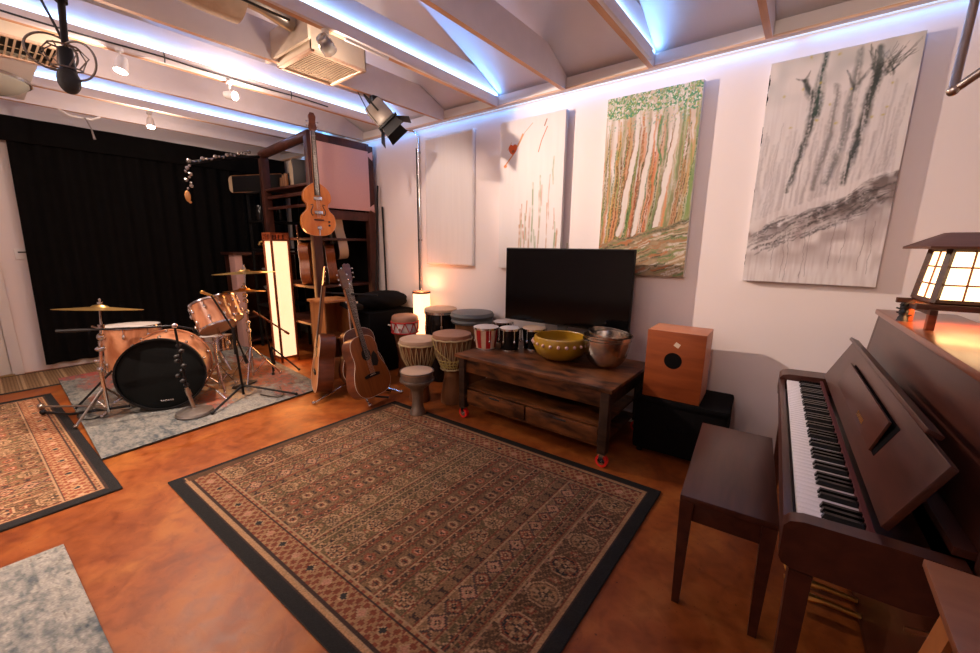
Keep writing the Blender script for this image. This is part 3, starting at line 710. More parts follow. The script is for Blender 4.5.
# fallboard folded up and leaning back
fa = math.radians(24)
FM = Matrix.Translation((.192, 0, .79)) @ Rm(0, fa, 0)
b = B(); b.box((0, PL/2-.045, .105), (.018, PL-.185, .21), bev=.004, mx=FM)
pn.p('fallboard', b, 'piano')
fb = [o for o in kids(pn.o) if o.name.startswith('fallboard')][0]
pn.p('folding_strip', B().box((-.010, PL/2+.03, .226), (.036, PL-.33, .014), bev=.003, mx=FM), 'piano')
MM = FM @ Matrix.Translation((-.014, 0, .055)) @ Rm(0, math.radians(-7), 0)
pn.p('music_ledge', B().box((0, .765, .058), (.008, .76, .105), bev=.002, mx=MM), 'piano')
pn.p('ledge_shade', B().box((-.0095, .755, .113), (.002, .80, .105), mx=FM), 'blackcloth', label='dark sheet for the shadow behind the folding music ledge')  # gap shadow behind the ledge, made as a black sheet
text_part(pn, 'YAMAHA', .022, 'gold', MM @ Matrix.Translation((-.0050, .62, .030)) @ Matrix(((0, 0, -1, 0), (-1, 0, 0, 0), (0, 1, 0, 0), (0, 0, 0, 1))))
pn.p('key_felt', B().box((.178, PL/2-.045, .752), (.012, 1.43, .02)), 'felt')
# 52 white and 36 black keys
KW = 1.425/52; y0 = .05
wk = B(); wk.box((.103, KW/2, .733), (.142, KW-.0012, .018), bev=.0025)
w0 = pn.p('white_key', wk, 'ivory'); w0.location = (0, y0, 0)
for i in range(1, 52):
    c = w0.copy(); COL.objects.link(c); c.location = (0, y0+i*KW, 0)
bk = B(); out = [(.083, .742), (.089, .758), (.172, .758), (.172, .742)]
bk.prism(out, -.0058, .0058); inflate(bk, .0012)
b0 = pn.p('black_key', bk, 'blackgloss'); first = True
# keys count from the bass end, which is the far end by the wall
note = 9
for i in range(52):
    j = 51-i
    nn = [0, 1, 1, 0, 1, 1, 1]    # from A: a black key after A, C, D, F, G
    name = i % 7                  # A B C D E F G
    if name in (0, 2, 3, 5, 6) and i < 51:
        y = y0+j*KW
        if first: b0.location = (0, y, 0); first = False
        else:
            c = b0.copy(); COL.objects.link(c); c.location = (0, y, 0)
def taper_leg(x, y, z1, w0, w1, z0=0.):
    b = B(); h0 = w0/2; h1 = w1/2
    b._new([(x-h1, y-h1, z0), (x+h1, y-h1, z0), (x+h1, y+h1, z0), (x-h1, y+h1, z0), (x-h0, y-h0, z1), (x+h0, y-h0, z1), (x+h0, y+h0, z1), (x-h0, y+h0, z1)],
           [[0, 1, 2, 3], [4, 5, 6, 7], [0, 1, 5, 4], [1, 2, 6, 5], [2, 3, 7, 6], [3, 0, 4, 7]]); return b
pn.p('leg', taper_leg(.055, .06, .602, .052, .036), 'piano'); pn.p('leg', taper_leg(.055, PL-.06, .602, .052, .036), 'piano')
for i in range(3):
    yy = .66+i*.085; b = B(); b.tube([(.33, yy, .085), (.22, yy, .088), (.15, yy, .078), (.10, yy, .060)], .012, rs=[.010, .012, .022, .018])
    pn.p('pedal', b, 'gold')
pn.p('corner_strip', B().box((.285, -.001, .592), (.075, .003, .012), rot=(0, math.radians(-12), 0)), 'nickel')  # thin silver strip under the rear corner of the cheek

# piano bench
bn = T('piano_bench', 'dark walnut piano bench with tapered legs pushed up to the keyboard', 'bench', (-.150, 1.985, 0), math.radians(5.0))
bn.p('seat', B().box((.0, 0, .487), (.32, .79, .026), bev=.005), 'piano')
bn.p('apron', B().box((0, 0, .43), (.27, .75, .085), bev=.003), 'piano')
for sx in (-1, 1):
    for sy in (-1, 1): bn.p('leg', taper_leg(sx*.135, sy*.37, .474, .048, .028), 'piano')

# wooden stand in the bottom right corner
st = T('plywood_side_table', 'light plywood table on splayed wooden legs at the bottom right corner', 'table', (.50, .955, 0), 0)
st.p('tabletop', B().box((.0, 0, .79), (.44, .43, .018), bev=.003), 'ply_shaded')
for sx in (-1, 1):
    for sy in (-1, 1):
        b = B(); b.tube([(sx*.16, sy*.17, .782), (sx*.26, sy*.20, .0)], .019, seg=4); st.p('leg', b, 'oak')

# ------------------------------------------------------------------ lantern on the piano
LZ = 1.150
ln = T('wooden_lantern', 'glowing wooden house-shaped paper lantern standing on the piano lid', 'lamp', (.535, 2.36, LZ), math.radians(6))
hw, hd = .150, .105     # half sizes of the body at the base
ht, hdt = .130, .093
b = B()
def bar(b, p0, p1, w): b.tube([p0, p1], w/math.sqrt(2), seg=4)
zb, zt = .105, .305
C0 = [(-hw, -hd, zb), (hw, -hd, zb), (hw, hd, zb), (-hw, hd, zb)]; C1 = [(-ht, -hdt, zt), (ht, -hdt, zt), (ht, hdt, zt), (-ht, hdt, zt)]
for a, c in zip(C0, C1): ln.p('post', B().tube([a, c], .013, seg=4), 'lampwood')
for CC, rr in ((C0, .012), (C1, .010)):
    b = B()
    for i in range(4): b.tube([CC[i], CC[(i+1) % 4]], rr, seg=4)
    ln.p('rail', b, 'lampwood')
lerp = lambda a, c, t: tuple(a[k]+(c[k]-a[k])*t for k in range(3))
b = B()
for i, n in ((0, 3), (1, 1), (2, 3), (3, 1)):
    j = (i+1) % 4
    for k in range(1, n+1): b.tube([lerp(C0[i], C0[j], k/(n+1)), lerp(C1[i], C1[j], k/(n+1))], .0032, seg=4)
    for k in (1, 2): b.tube([lerp(C0[i], C1[i], k/3), lerp(C0[j], C1[j], k/3)], .0032, seg=4)
ln.p('lattice', b, 'redwood')
b = B(); s_ = .97
vs = [(x*s_, y*s_, z) for x, y, z in C0+C1]; b._new(vs, [[0, 1, 5, 4], [1, 2, 6, 5], [2, 3, 7, 6], [3, 0, 4, 7]])
ln.p('paper', b, 'paper2')
b = B(); e0 = (.205, .160); r0 = (.125, .035); z0, z1 = .306, .368
vs = [(-e0[0], -e0[1], z0), (e0[0], -e0[1], z0), (e0[0], e0[1], z0), (-e0[0], e0[1], z0), (-e0[0], -e0[1], z0+.009), (e0[0], -e0[1], z0+.009), (e0[0], e0[1], z0+.009), (-e0[0], e0[1], z0+.009),
      (-r0[0], -r0[1], z1), (r0[0], -r0[1], z1), (r0[0], r0[1], z1), (-r0[0], r0[1], z1)]
b._new(vs, [[0, 1, 2, 3], [0, 1, 5, 4], [1, 2, 6, 5], [2, 3, 7, 6], [3, 0, 4, 7], [4, 5, 9, 8], [5, 6, 10, 9], [6, 7, 11, 10], [7, 4, 8, 11], [8, 9, 10, 11]])
ln.p('roof', b, 'roofw')
b = B().box((0, -.118, .088), (.40, .022, .022), bev=.003).box((0, .118, .088), (.40, .022, .022), bev=.003).box((-.155, 0, .070), (.022, .30, .020), bev=.003).box((.155, 0, .070), (.022, .30, .020), bev=.003)
ln.p('base_frame', b, 'lampwood')
for sx in (-1, 1):
    for sy in (-1, 1): ln.p('foot', B().box((sx*.150, sy*.118, .038), (.024, .024, .076), bev=.002), 'redwood')
light('lantern_glow', 'POINT', (.535, 2.36, LZ+.20), 13, (1, .48, .20), ln.o, shadow_soft_size=.07)
light('lantern_glow', 'AREA', (.535, 2.36, LZ+.095), .9, (1, .48, .18), ln.o, shape='RECTANGLE', size=.22, size_y=.15, rot=(0, 0, 0))
# small dark figurine and cable beside the lantern
fg = T('dark_figurine', 'small black spiky figurine on the piano corner left of the lantern', 'ornament', (.352, 2.44, LZ))
b = B(); b.cyl((0, 0, 0), (0, 0, .012), .020, .016)
for k in range(5): b.cyl((0, 0, .012+k*.014), (0, 0, .024+k*.014), .018-.003*(k % 2), .012+.003*(k % 2))
for k in range(9): a = k*2.4; b.tube([(0, 0, .02+k*.007), (.026*math.cos(a), .026*math.sin(a), .028+k*.007)], .0035, seg=5)
fg.p('body', b, 'black')
pts = [(.60+.05*math.cos(a), 2.26+.035*math.sin(a)*(1+.2*math.sin(3*a)), LZ+.004+.010*abs(math.sin(a))) for a in np.linspace(0, 2*PI*.94, 30)]
solo('lamp_cable', 'thin cream cable looped on the piano lid under the lantern', 'cable', B().tube(pts, .0025, seg=6), 'plateplastic', loc=(.60, 2.26, LZ))

# bent metal tube at the top right
tp = T('metal_tube_frame', 'bent brushed-nickel tube frame hanging into the top right corner', 'fixture', (.194, 1.339, 1.783))
P0 = Vector((.194, 1.339, 1.783)); up = Vector((.226, 1.534, 2.04)); rt = Vector((.262, 1.342, 1.841)); top2 = Vector((.26, 1.60, 2.69))
b = B().tube([top2, up+Vector((0.004, 0.01, .1)), up, P0+(up-P0)*.06, P0, P0+(rt-P0)*.08, rt], .0085, seg=12)
tp.p('tube', b, 'nickel', world=True)
tp.p('joint', B().ball(tuple(P0), .0105), 'nickel', world=True)
b = B().tube([rt, Vector((rt.x+.05, rt.y, rt.z+.3)), Vector((rt.x+.02, rt.y, 2.69))], .0085, seg=12); tp.p('tube', b, 'nickel', world=True)

# ------------------------------------------------------------------ media console on castors
cn = T('rolling_console', 'dark rustic wood console table on red castors below the television', 'table', (-1.54, 2.80, 0))
x0, x1, yA, yB_ = -2.185, -.885, 2.375, 3.12
ZT = .565
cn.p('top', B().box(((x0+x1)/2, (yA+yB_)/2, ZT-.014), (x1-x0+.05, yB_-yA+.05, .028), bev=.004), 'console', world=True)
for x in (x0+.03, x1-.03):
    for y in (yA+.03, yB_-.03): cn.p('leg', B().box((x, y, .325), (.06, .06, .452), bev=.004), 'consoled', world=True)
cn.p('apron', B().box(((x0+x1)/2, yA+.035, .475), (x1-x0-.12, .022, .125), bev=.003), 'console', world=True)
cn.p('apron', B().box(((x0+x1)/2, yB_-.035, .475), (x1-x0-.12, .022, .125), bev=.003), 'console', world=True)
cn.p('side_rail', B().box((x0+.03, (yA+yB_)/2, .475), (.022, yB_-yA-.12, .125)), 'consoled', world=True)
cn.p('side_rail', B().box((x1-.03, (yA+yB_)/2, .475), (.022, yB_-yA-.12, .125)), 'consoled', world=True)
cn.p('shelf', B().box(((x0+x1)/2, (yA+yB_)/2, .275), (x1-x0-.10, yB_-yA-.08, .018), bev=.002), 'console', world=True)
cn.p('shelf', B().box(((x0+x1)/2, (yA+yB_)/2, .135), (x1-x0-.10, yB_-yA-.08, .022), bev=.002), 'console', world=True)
xm = (x0+x1)/2
for s in (-1, 1):
    d = cn.p('drawer', B().box((xm+s*.293, yA+.033, .206), (.572, .02, .112), bev=.004), 'console', world=True)
    h = B().box((xm+s*.293, yA+.021, .245), (.10, .008, .012), bev=.002)
    o = mkobj('handle', h, 'dark', d, cn.inv)
for x in (x0+.03, x1-.03):
    for y in (yA+.03, yB_-.03):
        a = .5; c = T('castor', None, None, (0, 0, 0)).o; bpy.data.objects.remove(c)
        b = B().box((x, y, .095), (.055, .055, .006)).box((x, y-.024, .078), (.032, .004, .035)).box((x, y+.024, .078), (.032, .004, .035)).cyl((x, y-.028, .042), (x, y+.028, .042), .007, seg=10).box((x, y-.025, .055), (.010, .003, .03)).box((x, y+.025, .055), (.010, .003, .03))
        f_ = cn.p('castor', b, 'chrome', world=True)
        o = mkobj('wheel', B().cyl((x, y-.016, .042), (x, y+.016, .042), .042, seg=28), 'redwheel', f_, cn.inv)
        o = mkobj('hub', B().cyl((x, y-.0175, .042), (x, y+.0175, .042), .026, seg=20), 'chrome', f_, cn.inv)

# television
tv = T('television', 'large flat television with a black screen standing on the wooden console', 'television', (-1.575, 3.0, ZT), math.radians(3))
b = B().box((0, .005, .545), (1.135, .030, .645), bev=.006).box((0, .03, .485), (.6, .03, .35), bev=.01)
tv.p('body', b, 'black')
tv.p('screen', B().box((0, -.0115, .548), (1.115, .004, .622)), 'screen')
tv.p('neck', B().box((.0, .02, .12), (.09, .03, .23), bev=.004), 'dark')
tv.p('stand', B().box((0.0, .01, .009), (.40, .18, .014), bev=.005), 'blackgloss')
tv.p('aerial_clip', B().cyl((0, .03, .865), (0, .03, .91), .006, seg=8), 'nickel')

# bowls
def bowl_prof(R, h, t=.006, base=.35, fl=0.):
    outer = [(R*base*.98, 0)]+[(R*(base+(1-base)*math.sin(a*PI/2)), h*(1-math.cos(a*PI/2))) for a in np.linspace(.12, 1, 12)]
    if fl: outer += [(R+fl, h), (R+fl, h+.003)]
    inner = [(max(r-t, .001), z+t if z < h*.9 else z) for r, z in outer[::-1]]
    return [(.0005, 0)]+outer+inner+[(.0005, t)]
bw = T('mustard_bowl', 'mustard yellow bowl with a row of pink studs on the console', 'bowl', (-1.47, 2.79, ZT))
pr = [(.0005, 0), (.085, 0), (.135, .016), (.180, .050), (.203, .095), (.210, .125), (.198, .168), (.186, .174), (.182, .168), (.196, .115), (.175, .055), (.13, .024), (.0005, .016)]
bw.o.scale = (1.04, 1.04, 1.1)
bw.p('body', B().lathe(pr, seg=56), 'mustard')
for k in range(22):
    a = 2*PI*k/22; bw.p('stud', B().ball((.210*math.cos(a), .210*math.sin(a), .128), .012, seg=8, sc=(1, 1, 1)), 'gem')
wz = [0, .020, .036, .052]
wl = ['stainless steel mixing bowl, outermost of the nested stack by the yellow bowl', 'stainless steel mixing bowl, second from outside in the nested stack', 'stainless steel mixing bowl, third from outside in the nested stack', 'smallest stainless steel mixing bowl, on top inside the nested stack']
for k in range(4):
    R = .170-.005*k; h = .208
    q = T('mixing_bowl', wl[k], 'bowl', (-1.105, 2.83, ZT+wz[k]), (0, math.radians([0, 1, -2, 7][k]), 0), 'nested steel bowls')
    q.p('body', B().lathe(bowl_prof(R, h, .0015, .32, .007), seg=56), 'steel')
q = T('mixing_bowl', 'innermost tilted steel bowl with its rim standing highest at the back', 'bowl', (-1.090, 2.86, ZT+.115), (math.radians(8), math.radians(3), 0), 'nested steel bowls')
q.p('body', B().lathe(bowl_prof(.125, .115, .0015, .32, .006), seg=48), 'steel')

# ------------------------------------------------------------------ drums
def hoop(b, r, z, h=.012, t=.004): b.lathe([(r, z), (r+t, z), (r+t, z+h), (r-t*.5, z+h), (r-t*.5, z), (r, z)])
def small_drum(name, label, loc, r0, r1, h, body, head, stripes=None, group=None, lugs=6, rim='chrome'):
    t = T(name, label, 'drum', loc, group=group)
    t.p('shell', B().lathe([(.0005, .004), (r0, .004), ((r0+r1)/2*1.03, h*.5), (r1, h-.01), (.0005, h-.012)], seg=40), body)
    if stripes:
        for k in range(0, 14, 2):
            a0, a1 = 2*PI*k/14, 2*PI*(k+1)/14; vs = []; n = 5
            for z, r in ((.016, r0+.0035), (h*.5, (r0+r1)/2*1.03+.0035), (h-.022, r1+.0035)):
                for i in range(n+1): a = a0+(a1-a0)*i/n; vs.append((r*math.cos(a), r*math.sin(a), z))
            m = n+1; fs = [[j*m+i, j*m+i+1, (j+1)*m+i+1, (j+1)*m+i] for j in range(2) for i in range(n)]
            b = B(); b._new(vs, fs, None, True); t.p('stripe', b, stripes)
    b = B(); hoop(b, r1+.003, h-.020, .016); hoop(b, r0+.003, 0.0, .012); t.p('hoop', b, rim)
    t.p('drum_head', B().lathe([(.0005, h+.002), (r1*.9, h+.002), (r1+.002, h-.003), (r1+.003, h-.010)]), head)
    for k in range(lugs):
        a = 2*PI*(k+.5)/lugs; x, y = (r1+.010)*math.cos(a), (r1+.010)*math.sin(a)
        t.p('lug', B().cyl((x, y, h*.45), (x, y, h-.006), .0035, seg=8).ball((x, y, h*.42), .009, seg=8, sc=(1, 1, 1.6)), rim)
    return t
small_drum('bongo_drum', 'red and cream striped bongo with chrome hardware on the console', (-2.125, 2.66, ZT), .082, .104, .198, 'creamp', 'skinw', 'red', lugs=5)
small_drum('bongo_drum', 'small dark bongo with a white head behind the striped bongo', (-2.149, 2.94, ZT), .07, .085, .20, 'blackgloss', 'skinw', group='small white-headed drums')
small_drum('bongo_drum', 'black bongo with a white head between the striped bongo and the bowl', (-1.938, 2.756, ZT), .074, .083, .198, 'blackgloss', 'skinw', group='small white-headed drums')
small_drum('bongo_drum', 'black bongo with a tan head touching the yellow bowl', (-1.80, 2.925, ZT), .085, .100, .19, 'blackgloss', 'skin', group='small white-headed drums')

def djembe(label, loc, R, H, wood_, head, rope_, rot=(0, 0, 0), net=False, foot=.5, name='djembe', n=22):
    t = T(name, label, 'drum', loc, rot)
    rw = R*.42; rf = R*foot*1.25
    prof = [(.0005, .002), (rf, .002), (rf*1.02, .02), (rf*.92, H*.18), (rw, H*.40), (rw*1.06, H*.47), (R*.66, H*.58), (R*.86, H*.70), (R*.96, H*.84), (R*.965, H*.97), (.0005, H*.97)]
    t.p('shell', B().lathe(prof, seg=44), wood_)
    t.p('drum_head', B().lathe([(.0005, H), (R*.90, H), (R, H-.006), (R*1.015, H-.02), (R*1.01, H-.05), (R*.985, H-.055)], seg=44, wob=lambda a, z: .012*math.sin(a*13)*(z < H-.01)), head)
    for z, rr in ((H-.046, R*1.03), (H*.50, R*.58)): t.p('ring', B().tube([((rr+.004)*math.cos(a), (rr+.004)*math.sin(a), z+.003*math.sin(a*12)) for a in np.linspace(0, 2*PI, 48, endpoint=False)], .008, seg=6, closed=True), rope_)
    b = B(); pts = []
    def rad(z):
        for (r1, z1), (r2, z2) in zip(prof[:-1], prof[1:]):
            if z1 <= z <= z2 and z2 > z1: return r1+(r2-r1)*(z-z1)/(z2-z1)
        return R
    for k in range(n):
        a0, a1, a2 = 2*PI*k/n, 2*PI*(k+.5)/n, 2*PI*(k+1)/n; seg = []
        for z, a in ((H-.046, a0), (H*.84, a0+(a1-a0)*.3), (H*.70, a0+(a1-a0)*.6), (H*.58, a0+(a1-a0)*.85), (H*.50, a1), (H*.58, a1+(a2-a1)*.15), (H*.70, a1+(a2-a1)*.4), (H*.84, a1+(a2-a1)*.7), (H-.046, a2)):
            r = (rad(z) if z < H*.9 else R*1.02)+.006; seg.append((r*math.cos(a), r*math.sin(a), z))
        pts += seg[:-1]
    b.tube(pts, .0042, seg=5, closed=True); t.p('rope', b, rope_)
    if net:
        b = B(); az = math.radians(-62)
        for k in range(7):
            a0 = az-.62+k*.2; b.tube([((rad(z)+.012)*math.cos(a0+.1*math.sin(z*60)), (rad(z)+.012)*math.sin(a0+.1*math.sin(z*60)), z) for z in np.linspace(H*.50, H*.64, 8)], .0035, seg=5)
        for z in (H*.50, H*.545, H*.59, H*.64): b.tube([((rad(z)+.012)*math.cos(a), (rad(z)+.012)*math.sin(a), z) for a in np.linspace(az-.7, az+.7, 14)], .0042, seg=5)
        b.tube([((rad(z)+.014)*math.cos(a), (rad(z)+.014)*math.sin(a), z) for z, a in ((H*.64, az+.2), (H*.74, az-.35), (H*.82, az-.75), (H*.90, az-1.0))], .0035, seg=5)
        t.p('net', b, 'rope_y')
    return t
djembe('djembe with a netted yellow rope skirt standing left of the console end', (-2.475, 2.60, 0), .174, .665, 'djtan', 'skin2', 'rope', net=True)
djembe('wide djembe with tan head and cream ropes behind the silver goblet drum', (-2.74, 2.43, 0), .172, .605, 'djwood', 'skin', 'rope', foot=.45)
t = T('goblet_drum', 'small silver metal goblet drum standing on the rug corner', 'drum', (-2.50, 2.19, .012))
t.p('body', B().lathe([(.0005, 0), (.070, 0), (.071, .012), (.052, .05), (.046, .12), (.050, .20), (.058, .225), (.105, .262), (.132, .295), (.136, .33), (.138, .375), (.0005, .378)], seg=44), 'silver')
t.p('drum_head', B().lathe([(.0005, .392), (.118, .392), (.134, .388), (.141, .376), (.139, .37)]), 'skin')
t.p('ring', B().lathe([(.139, .300), (.147, .302), (.147, .316), (.139, .318), (.139, .300)]), 'silver')
t.p('ring', B().lathe([(.139, .378), (.1445, .378), (.1445, .388), (.139, .388), (.139, .378)]), 'silver')
# narrow drum with red cords
t = T('red_corded_drum', 'narrow wooden drum with red and white corded collar by the black bag', 'drum', (-3.42, 2.84, .0))
t.p('shell', B().lathe([(.0005, 0), (.10, 0), (.085, .06), (.078, .18), (.105, .36), (.128, .46), (.132, .60), (.0005, .60)]), 'djwood')
t.o.scale = (1, 1, 1.07)
t.p('collar', B().lathe([(.128, .47), (.140, .475), (.145, .56), (.134, .575), (.128, .47)]), 'skinw')
t.p('drum_head', B().lathe([(.0005, .645), (.120, .645), (.140, .630), (.146, .605), (.145, .575), (.134, .572)], wob=lambda a, z: .02*math.sin(a*9)), 'skin2')
b = B(); b.tube([(.149*math.cos(a), .149*math.sin(a), .578+.003*math.sin(9*a)) for a in np.linspace(0, 2*PI, 40, endpoint=False)], .007, seg=6, closed=True).tube([(.144*math.cos(a), .144*math.sin(a), .468) for a in np.linspace(0, 2*PI, 40, endpoint=False)], .007, seg=6, closed=True)
for k in range(9):
    a = 2*PI*k/9; c = a+PI/9; b.tube([(.150*math.cos(a), .150*math.sin(a), .578), (.148*math.cos(c), .148*math.sin(c), .468), (.150*math.cos(a+2*PI/9), .150*math.sin(a+2*PI/9), .578)], .006, seg=6)
b.tube([(.148*math.cos(-.35), .148*math.sin(-.35), .47), (.115, -.04, .34), (.09, -.03, .20)], .006, seg=6)
t.p('cord', b, 'redrope')
for a in (3.6, 5.2): t.p('peg', B().cyl((.135*math.cos(a), .135*math.sin(a), .515), (.20*math.cos(a), .20*math.sin(a), .53), .011, .008, seg=10), 'plateplastic')
# black drum with chrome hardware
t = T('black_conga', 'black conga with chrome lugs and tan head in front of the shade lamp', 'drum', (-3.01, 2.99, 0))
t.p('shell', B().lathe([(.0005, 0), (.11, 0), (.125, .08), (.165, .44), (.170, .58), (.155, .76), (.0005, .76)]), 'blackgloss')
t.p('drum_head', B().lathe([(.0005, .800), (.150, .798), (.170, .790), (.174, .772), (.17, .76)]), 'skin')
b = B(); hoop(b, .170, .740, .024, .006); t.p('hoop', b, 'chrome')
for k in range(6):
    a = k*PI/3+.3; b = B().cyl((.178*math.cos(a), .178*math.sin(a), .60), (.182*math.cos(a), .182*math.sin(a), .76), .006, seg=8).box((.178*math.cos(a), .178*math.sin(a), .60), (.022, .022, .06), bev=.004, rot=(0, 0, a)); t.p('lug', b, 'chrome')
t = T('covered_drum', 'large drum under a padded slate vinyl cover left of the television', 'drum', (-2.56, 2.985, .03))
t.p('shell', B().lathe([(.0005, 0), (.13, 0), (.14, .1), (.175, .48), (.17, .68), (.0005, .68)]), 'djtan')
t.p('cover', B().lathe([(.17, .660), (.200, .665), (.212, .685), (.204, .705), (.212, .720), (.220, .740), (.203, .770), (.10, .782), (.0005, .782)], sx=1., wob=lambda a, z: .010*math.sin(a*3+z*30)), 'slate')
# shade lamp behind the drums
sl = T('shade_lamp', 'small glowing cylindrical paper lamp on a crate behind the drums', 'lamp', (-3.37, 3.05, .42))
sl.p('shade', B().lathe([(.094, .02), (.094, .505)], seg=36), 'paper3')
sl.p('frame', B().lathe([(.092, .0), (.100, .0), (.100, .022), (.092, .022), (.092, .0)]), 'lampwood')
sl.p('frame', B().lathe([(.092, .495), (.100, .495), (.100, .515), (.092, .515), (.092, .495)]), 'lampwood')
light('shade_glow', 'POINT', (-3.37, 3.05, .90), 8, (1, .36, .16), sl.o, shadow_soft_size=.06)
t = T('lamp_crate', 'black crate hidden behind the drums carrying the small paper lamp', 'crate', (-3.37, 3.05, 0))
t.p('body', B().box((0, 0, .209), (.20, .24, .418), bev=.01), 'black')

# cajon on a black road case
cs = T('road_case', 'low black padded case on the floor under the wooden cajon', 'case', (-.565, 2.98, 0), math.radians(4))
cs.p('body', B().box((0, 0, .21), (.58, .42, .36), bev=.035), 'blackbag'); cs.p('lid', B().box((0.0, 0, .405), (.585, .425, .050), bev=.022), 'blackbag')
cs.p('handle', B().tube([(-.07, -.212, .25), (-.06, -.225, .23), (.06, -.225, .23), (.07, -.212, .25)], .006, seg=8), 'blackcloth')
for sx in (-1, 1):
    for sy in (-1, 1): cs.p('foot', B().cyl((sx*.24, sy*.16, 0), (sx*.24, sy*.16, .035), .02, seg=12), 'black')
cj = T('cajon', 'orange-brown wooden cajon box drum with a round sound hole on the black case', 'drum', (-.625, 2.93, .432), math.radians(2.5))
cj.p('box', B().box((0, 0.006, .235), (.36, .29, .468), bev=.004), 'cajonl')
cj.p('front_panel', B().box((0, -.1435, .235), (.362, .009, .470), bev=.002), 'cajon')
cj.p('sound_hole', B().cyl((-.005, -.1465, .275), (-.005, -.1495, .275), .055, seg=36), 'blackcloth')
cj.p('sticker', B().box((.012, -.1487, .385), (.034, .001, .030), rot=(0, math.radians(30), 0)), 'plateplastic')
# ------------------------------------------------------------------ drum kit
def drum(name, label, c, ax, r, L, head_f, head_b, nl=8, group=None, shell='copper', hoopm='chrome', tens=True):
    """c: centre of the front head, ax: unit vector pointing out of the front head"""
    A = align(ax); rx = Matrix.Translation(c) @ A
    t = T(name, label, 'drum', tuple(c), tuple(A.to_euler()), group=group)
    t.p('shell', B().lathe([(.0005, -.012), (r, -.012), (r, -L+.012), (.0005, -L+.012)], seg=56), shell)
    for z, m, s in ((0, head_f, 1), (-L, head_b, -1)):
        t.p('drum_head', B().lathe([(.0005, z+s*.001), (r*.96, z+s*.001), (r+.003, z-s*.004), (r+.003, z-s*.012)], seg=56), m)
    return t
def hoop_part(t, r, z, h, m, w=.008): t.p('hoop', B().lathe([(r+.003, z), (r+w, z), (r+w, z+h), (r+.003, z+h), (r+.003, z)], seg=56), m)
def lugs(t, r, L, n, m='chrome', ph=0., both=True):
    for k in range(n):
        a = 2*PI*k/n+ph; x, y = math.cos(a), math.sin(a); R = r+.012; b = B()
        if both:
            b.cyl((R*x, R*y, .0), (R*x, R*y, -.07), .0035, seg=8).cyl((R*x, R*y, -L), (R*x, R*y, -L+.07), .0035, seg=8)
            for z in (-.080, -L+.080): b.ball((R*x, R*y, z), .017, seg=8, sc=(.8, .8, 1.3))
        else: b.ball((R*x, R*y, -L/2), .016, seg=8, sc=(.9, .9, 1.8)).cyl((R*x, R*y, 0), (R*x, R*y, -L), .003, seg=8)
        t.p('lug', b, m)
an = math.radians(-24); nb = Vector((math.cos(an), math.sin(an), 0))
bc = Vector((-4.22, .845, .335))
bd = drum('bass_drum', 'large copper bass drum with a black front head facing the room', bc, nb, .30, .42, 'drumhead_black', 'skinw')
hoop_part(bd, .30, -.014, .030, 'black', .016); hoop_part(bd, .30, -.436, .030, 'copper', .016)
lugs(bd, .30, .42, 10, ph=.3)
A3 = align(nb); inv = A3.to_3x3().inverted()
upl = inv @ Vector((0, 0, 1)); rtl = inv @ Vector((math.sin(-an), math.cos(an), 0))
Mt = Matrix((rtl, upl, Vector((0, 0, 1)))).transposed().to_4x4()
Mt.translation = upl*(-.232)+Vector((0, 0, .003))+rtl*.01
text_part(bd, 'YAMAHA', .019, 'skinw', Mt)
for s in (-1, 1):
    p = rtl*(s*.27)+upl*(-.18)+Vector((0, 0, -.13)); q = rtl*(s*.43)+upl*(-.305)+Vector((0, 0, -.02))
    bd.p('spur', B().tube([p, p+(q-p)*.5+upl*.03, q], .008, seg=8).ball(tuple(q), .016, seg=8), 'chrome')
zt = Vector((-.04, .03, 1)).normalized()
ftc = Vector((-4.99, .83, .665))
ft = drum('floor_tom', 'copper floor tom with a pale head behind the bass drum, under the left cymbal', ftc, zt, .215, .42, 'skinw', 'skinw')
for z in (-.010, -.43): hoop_part(ft, .215, z, .018, 'chrome', .010)
lugs(ft, .215, .42, 8, ph=.2)
for a in (.5, 2.6, 4.7):
    b = B().tube([(.235*math.cos(a), .235*math.sin(a), -.12), (.235*math.cos(a), .235*math.sin(a), -.45), (.27*math.cos(a), .27*math.sin(a), -.655)], .008, seg=8)
    ft.p('leg', b, 'chrome')
at_ = Vector((.30, -.42, .93)).normalized()
tmc = Vector((-4.64, 1.365, .850))
tm = drum('rack_tom', 'copper rack tom tilted towards the drummer above the bass drum', tmc, Vector((-.51, -.10, .85)).normalized(), .158, .27, 'skinw', 'skin')
for z in (-.012, -.275): hoop_part(tm, .158, z, .018, 'chrome', .010)
lugs(tm, .158, .27, 8, ph=.1)
tm.p('mount', B().tube([(0, 0, -.24), (.02, .0, -.33), (.0, .05, -.40)], .012, seg=8), 'chrome')
t2 = drum('rack_tom', 'second copper tom half hidden behind the tilted rack tom', Vector((-5.0, 1.60, .84)), Vector((-.50, -.05, .86)).normalized(), .14, .25, 'skinw', 'skin')
for z in (-.012, -.255): hoop_part(t2, .14, z, .018, 'chrome', .010)
lugs(t2, .14, .25, 8, ph=.35)
sd = drum('snare_drum', 'chrome snare drum on a stand in the shadow behind the bass drum', Vector((-4.86, 1.47, .47)), Vector((-.1, .05, 1)).normalized(), .17, .14, 'skinw', 'skinw', shell='chrome')
for z in (-.010, -.145): hoop_part(sd, .17, z, .016, 'chrome', .009)
lugs(sd, .17, .14, 8, both=False)
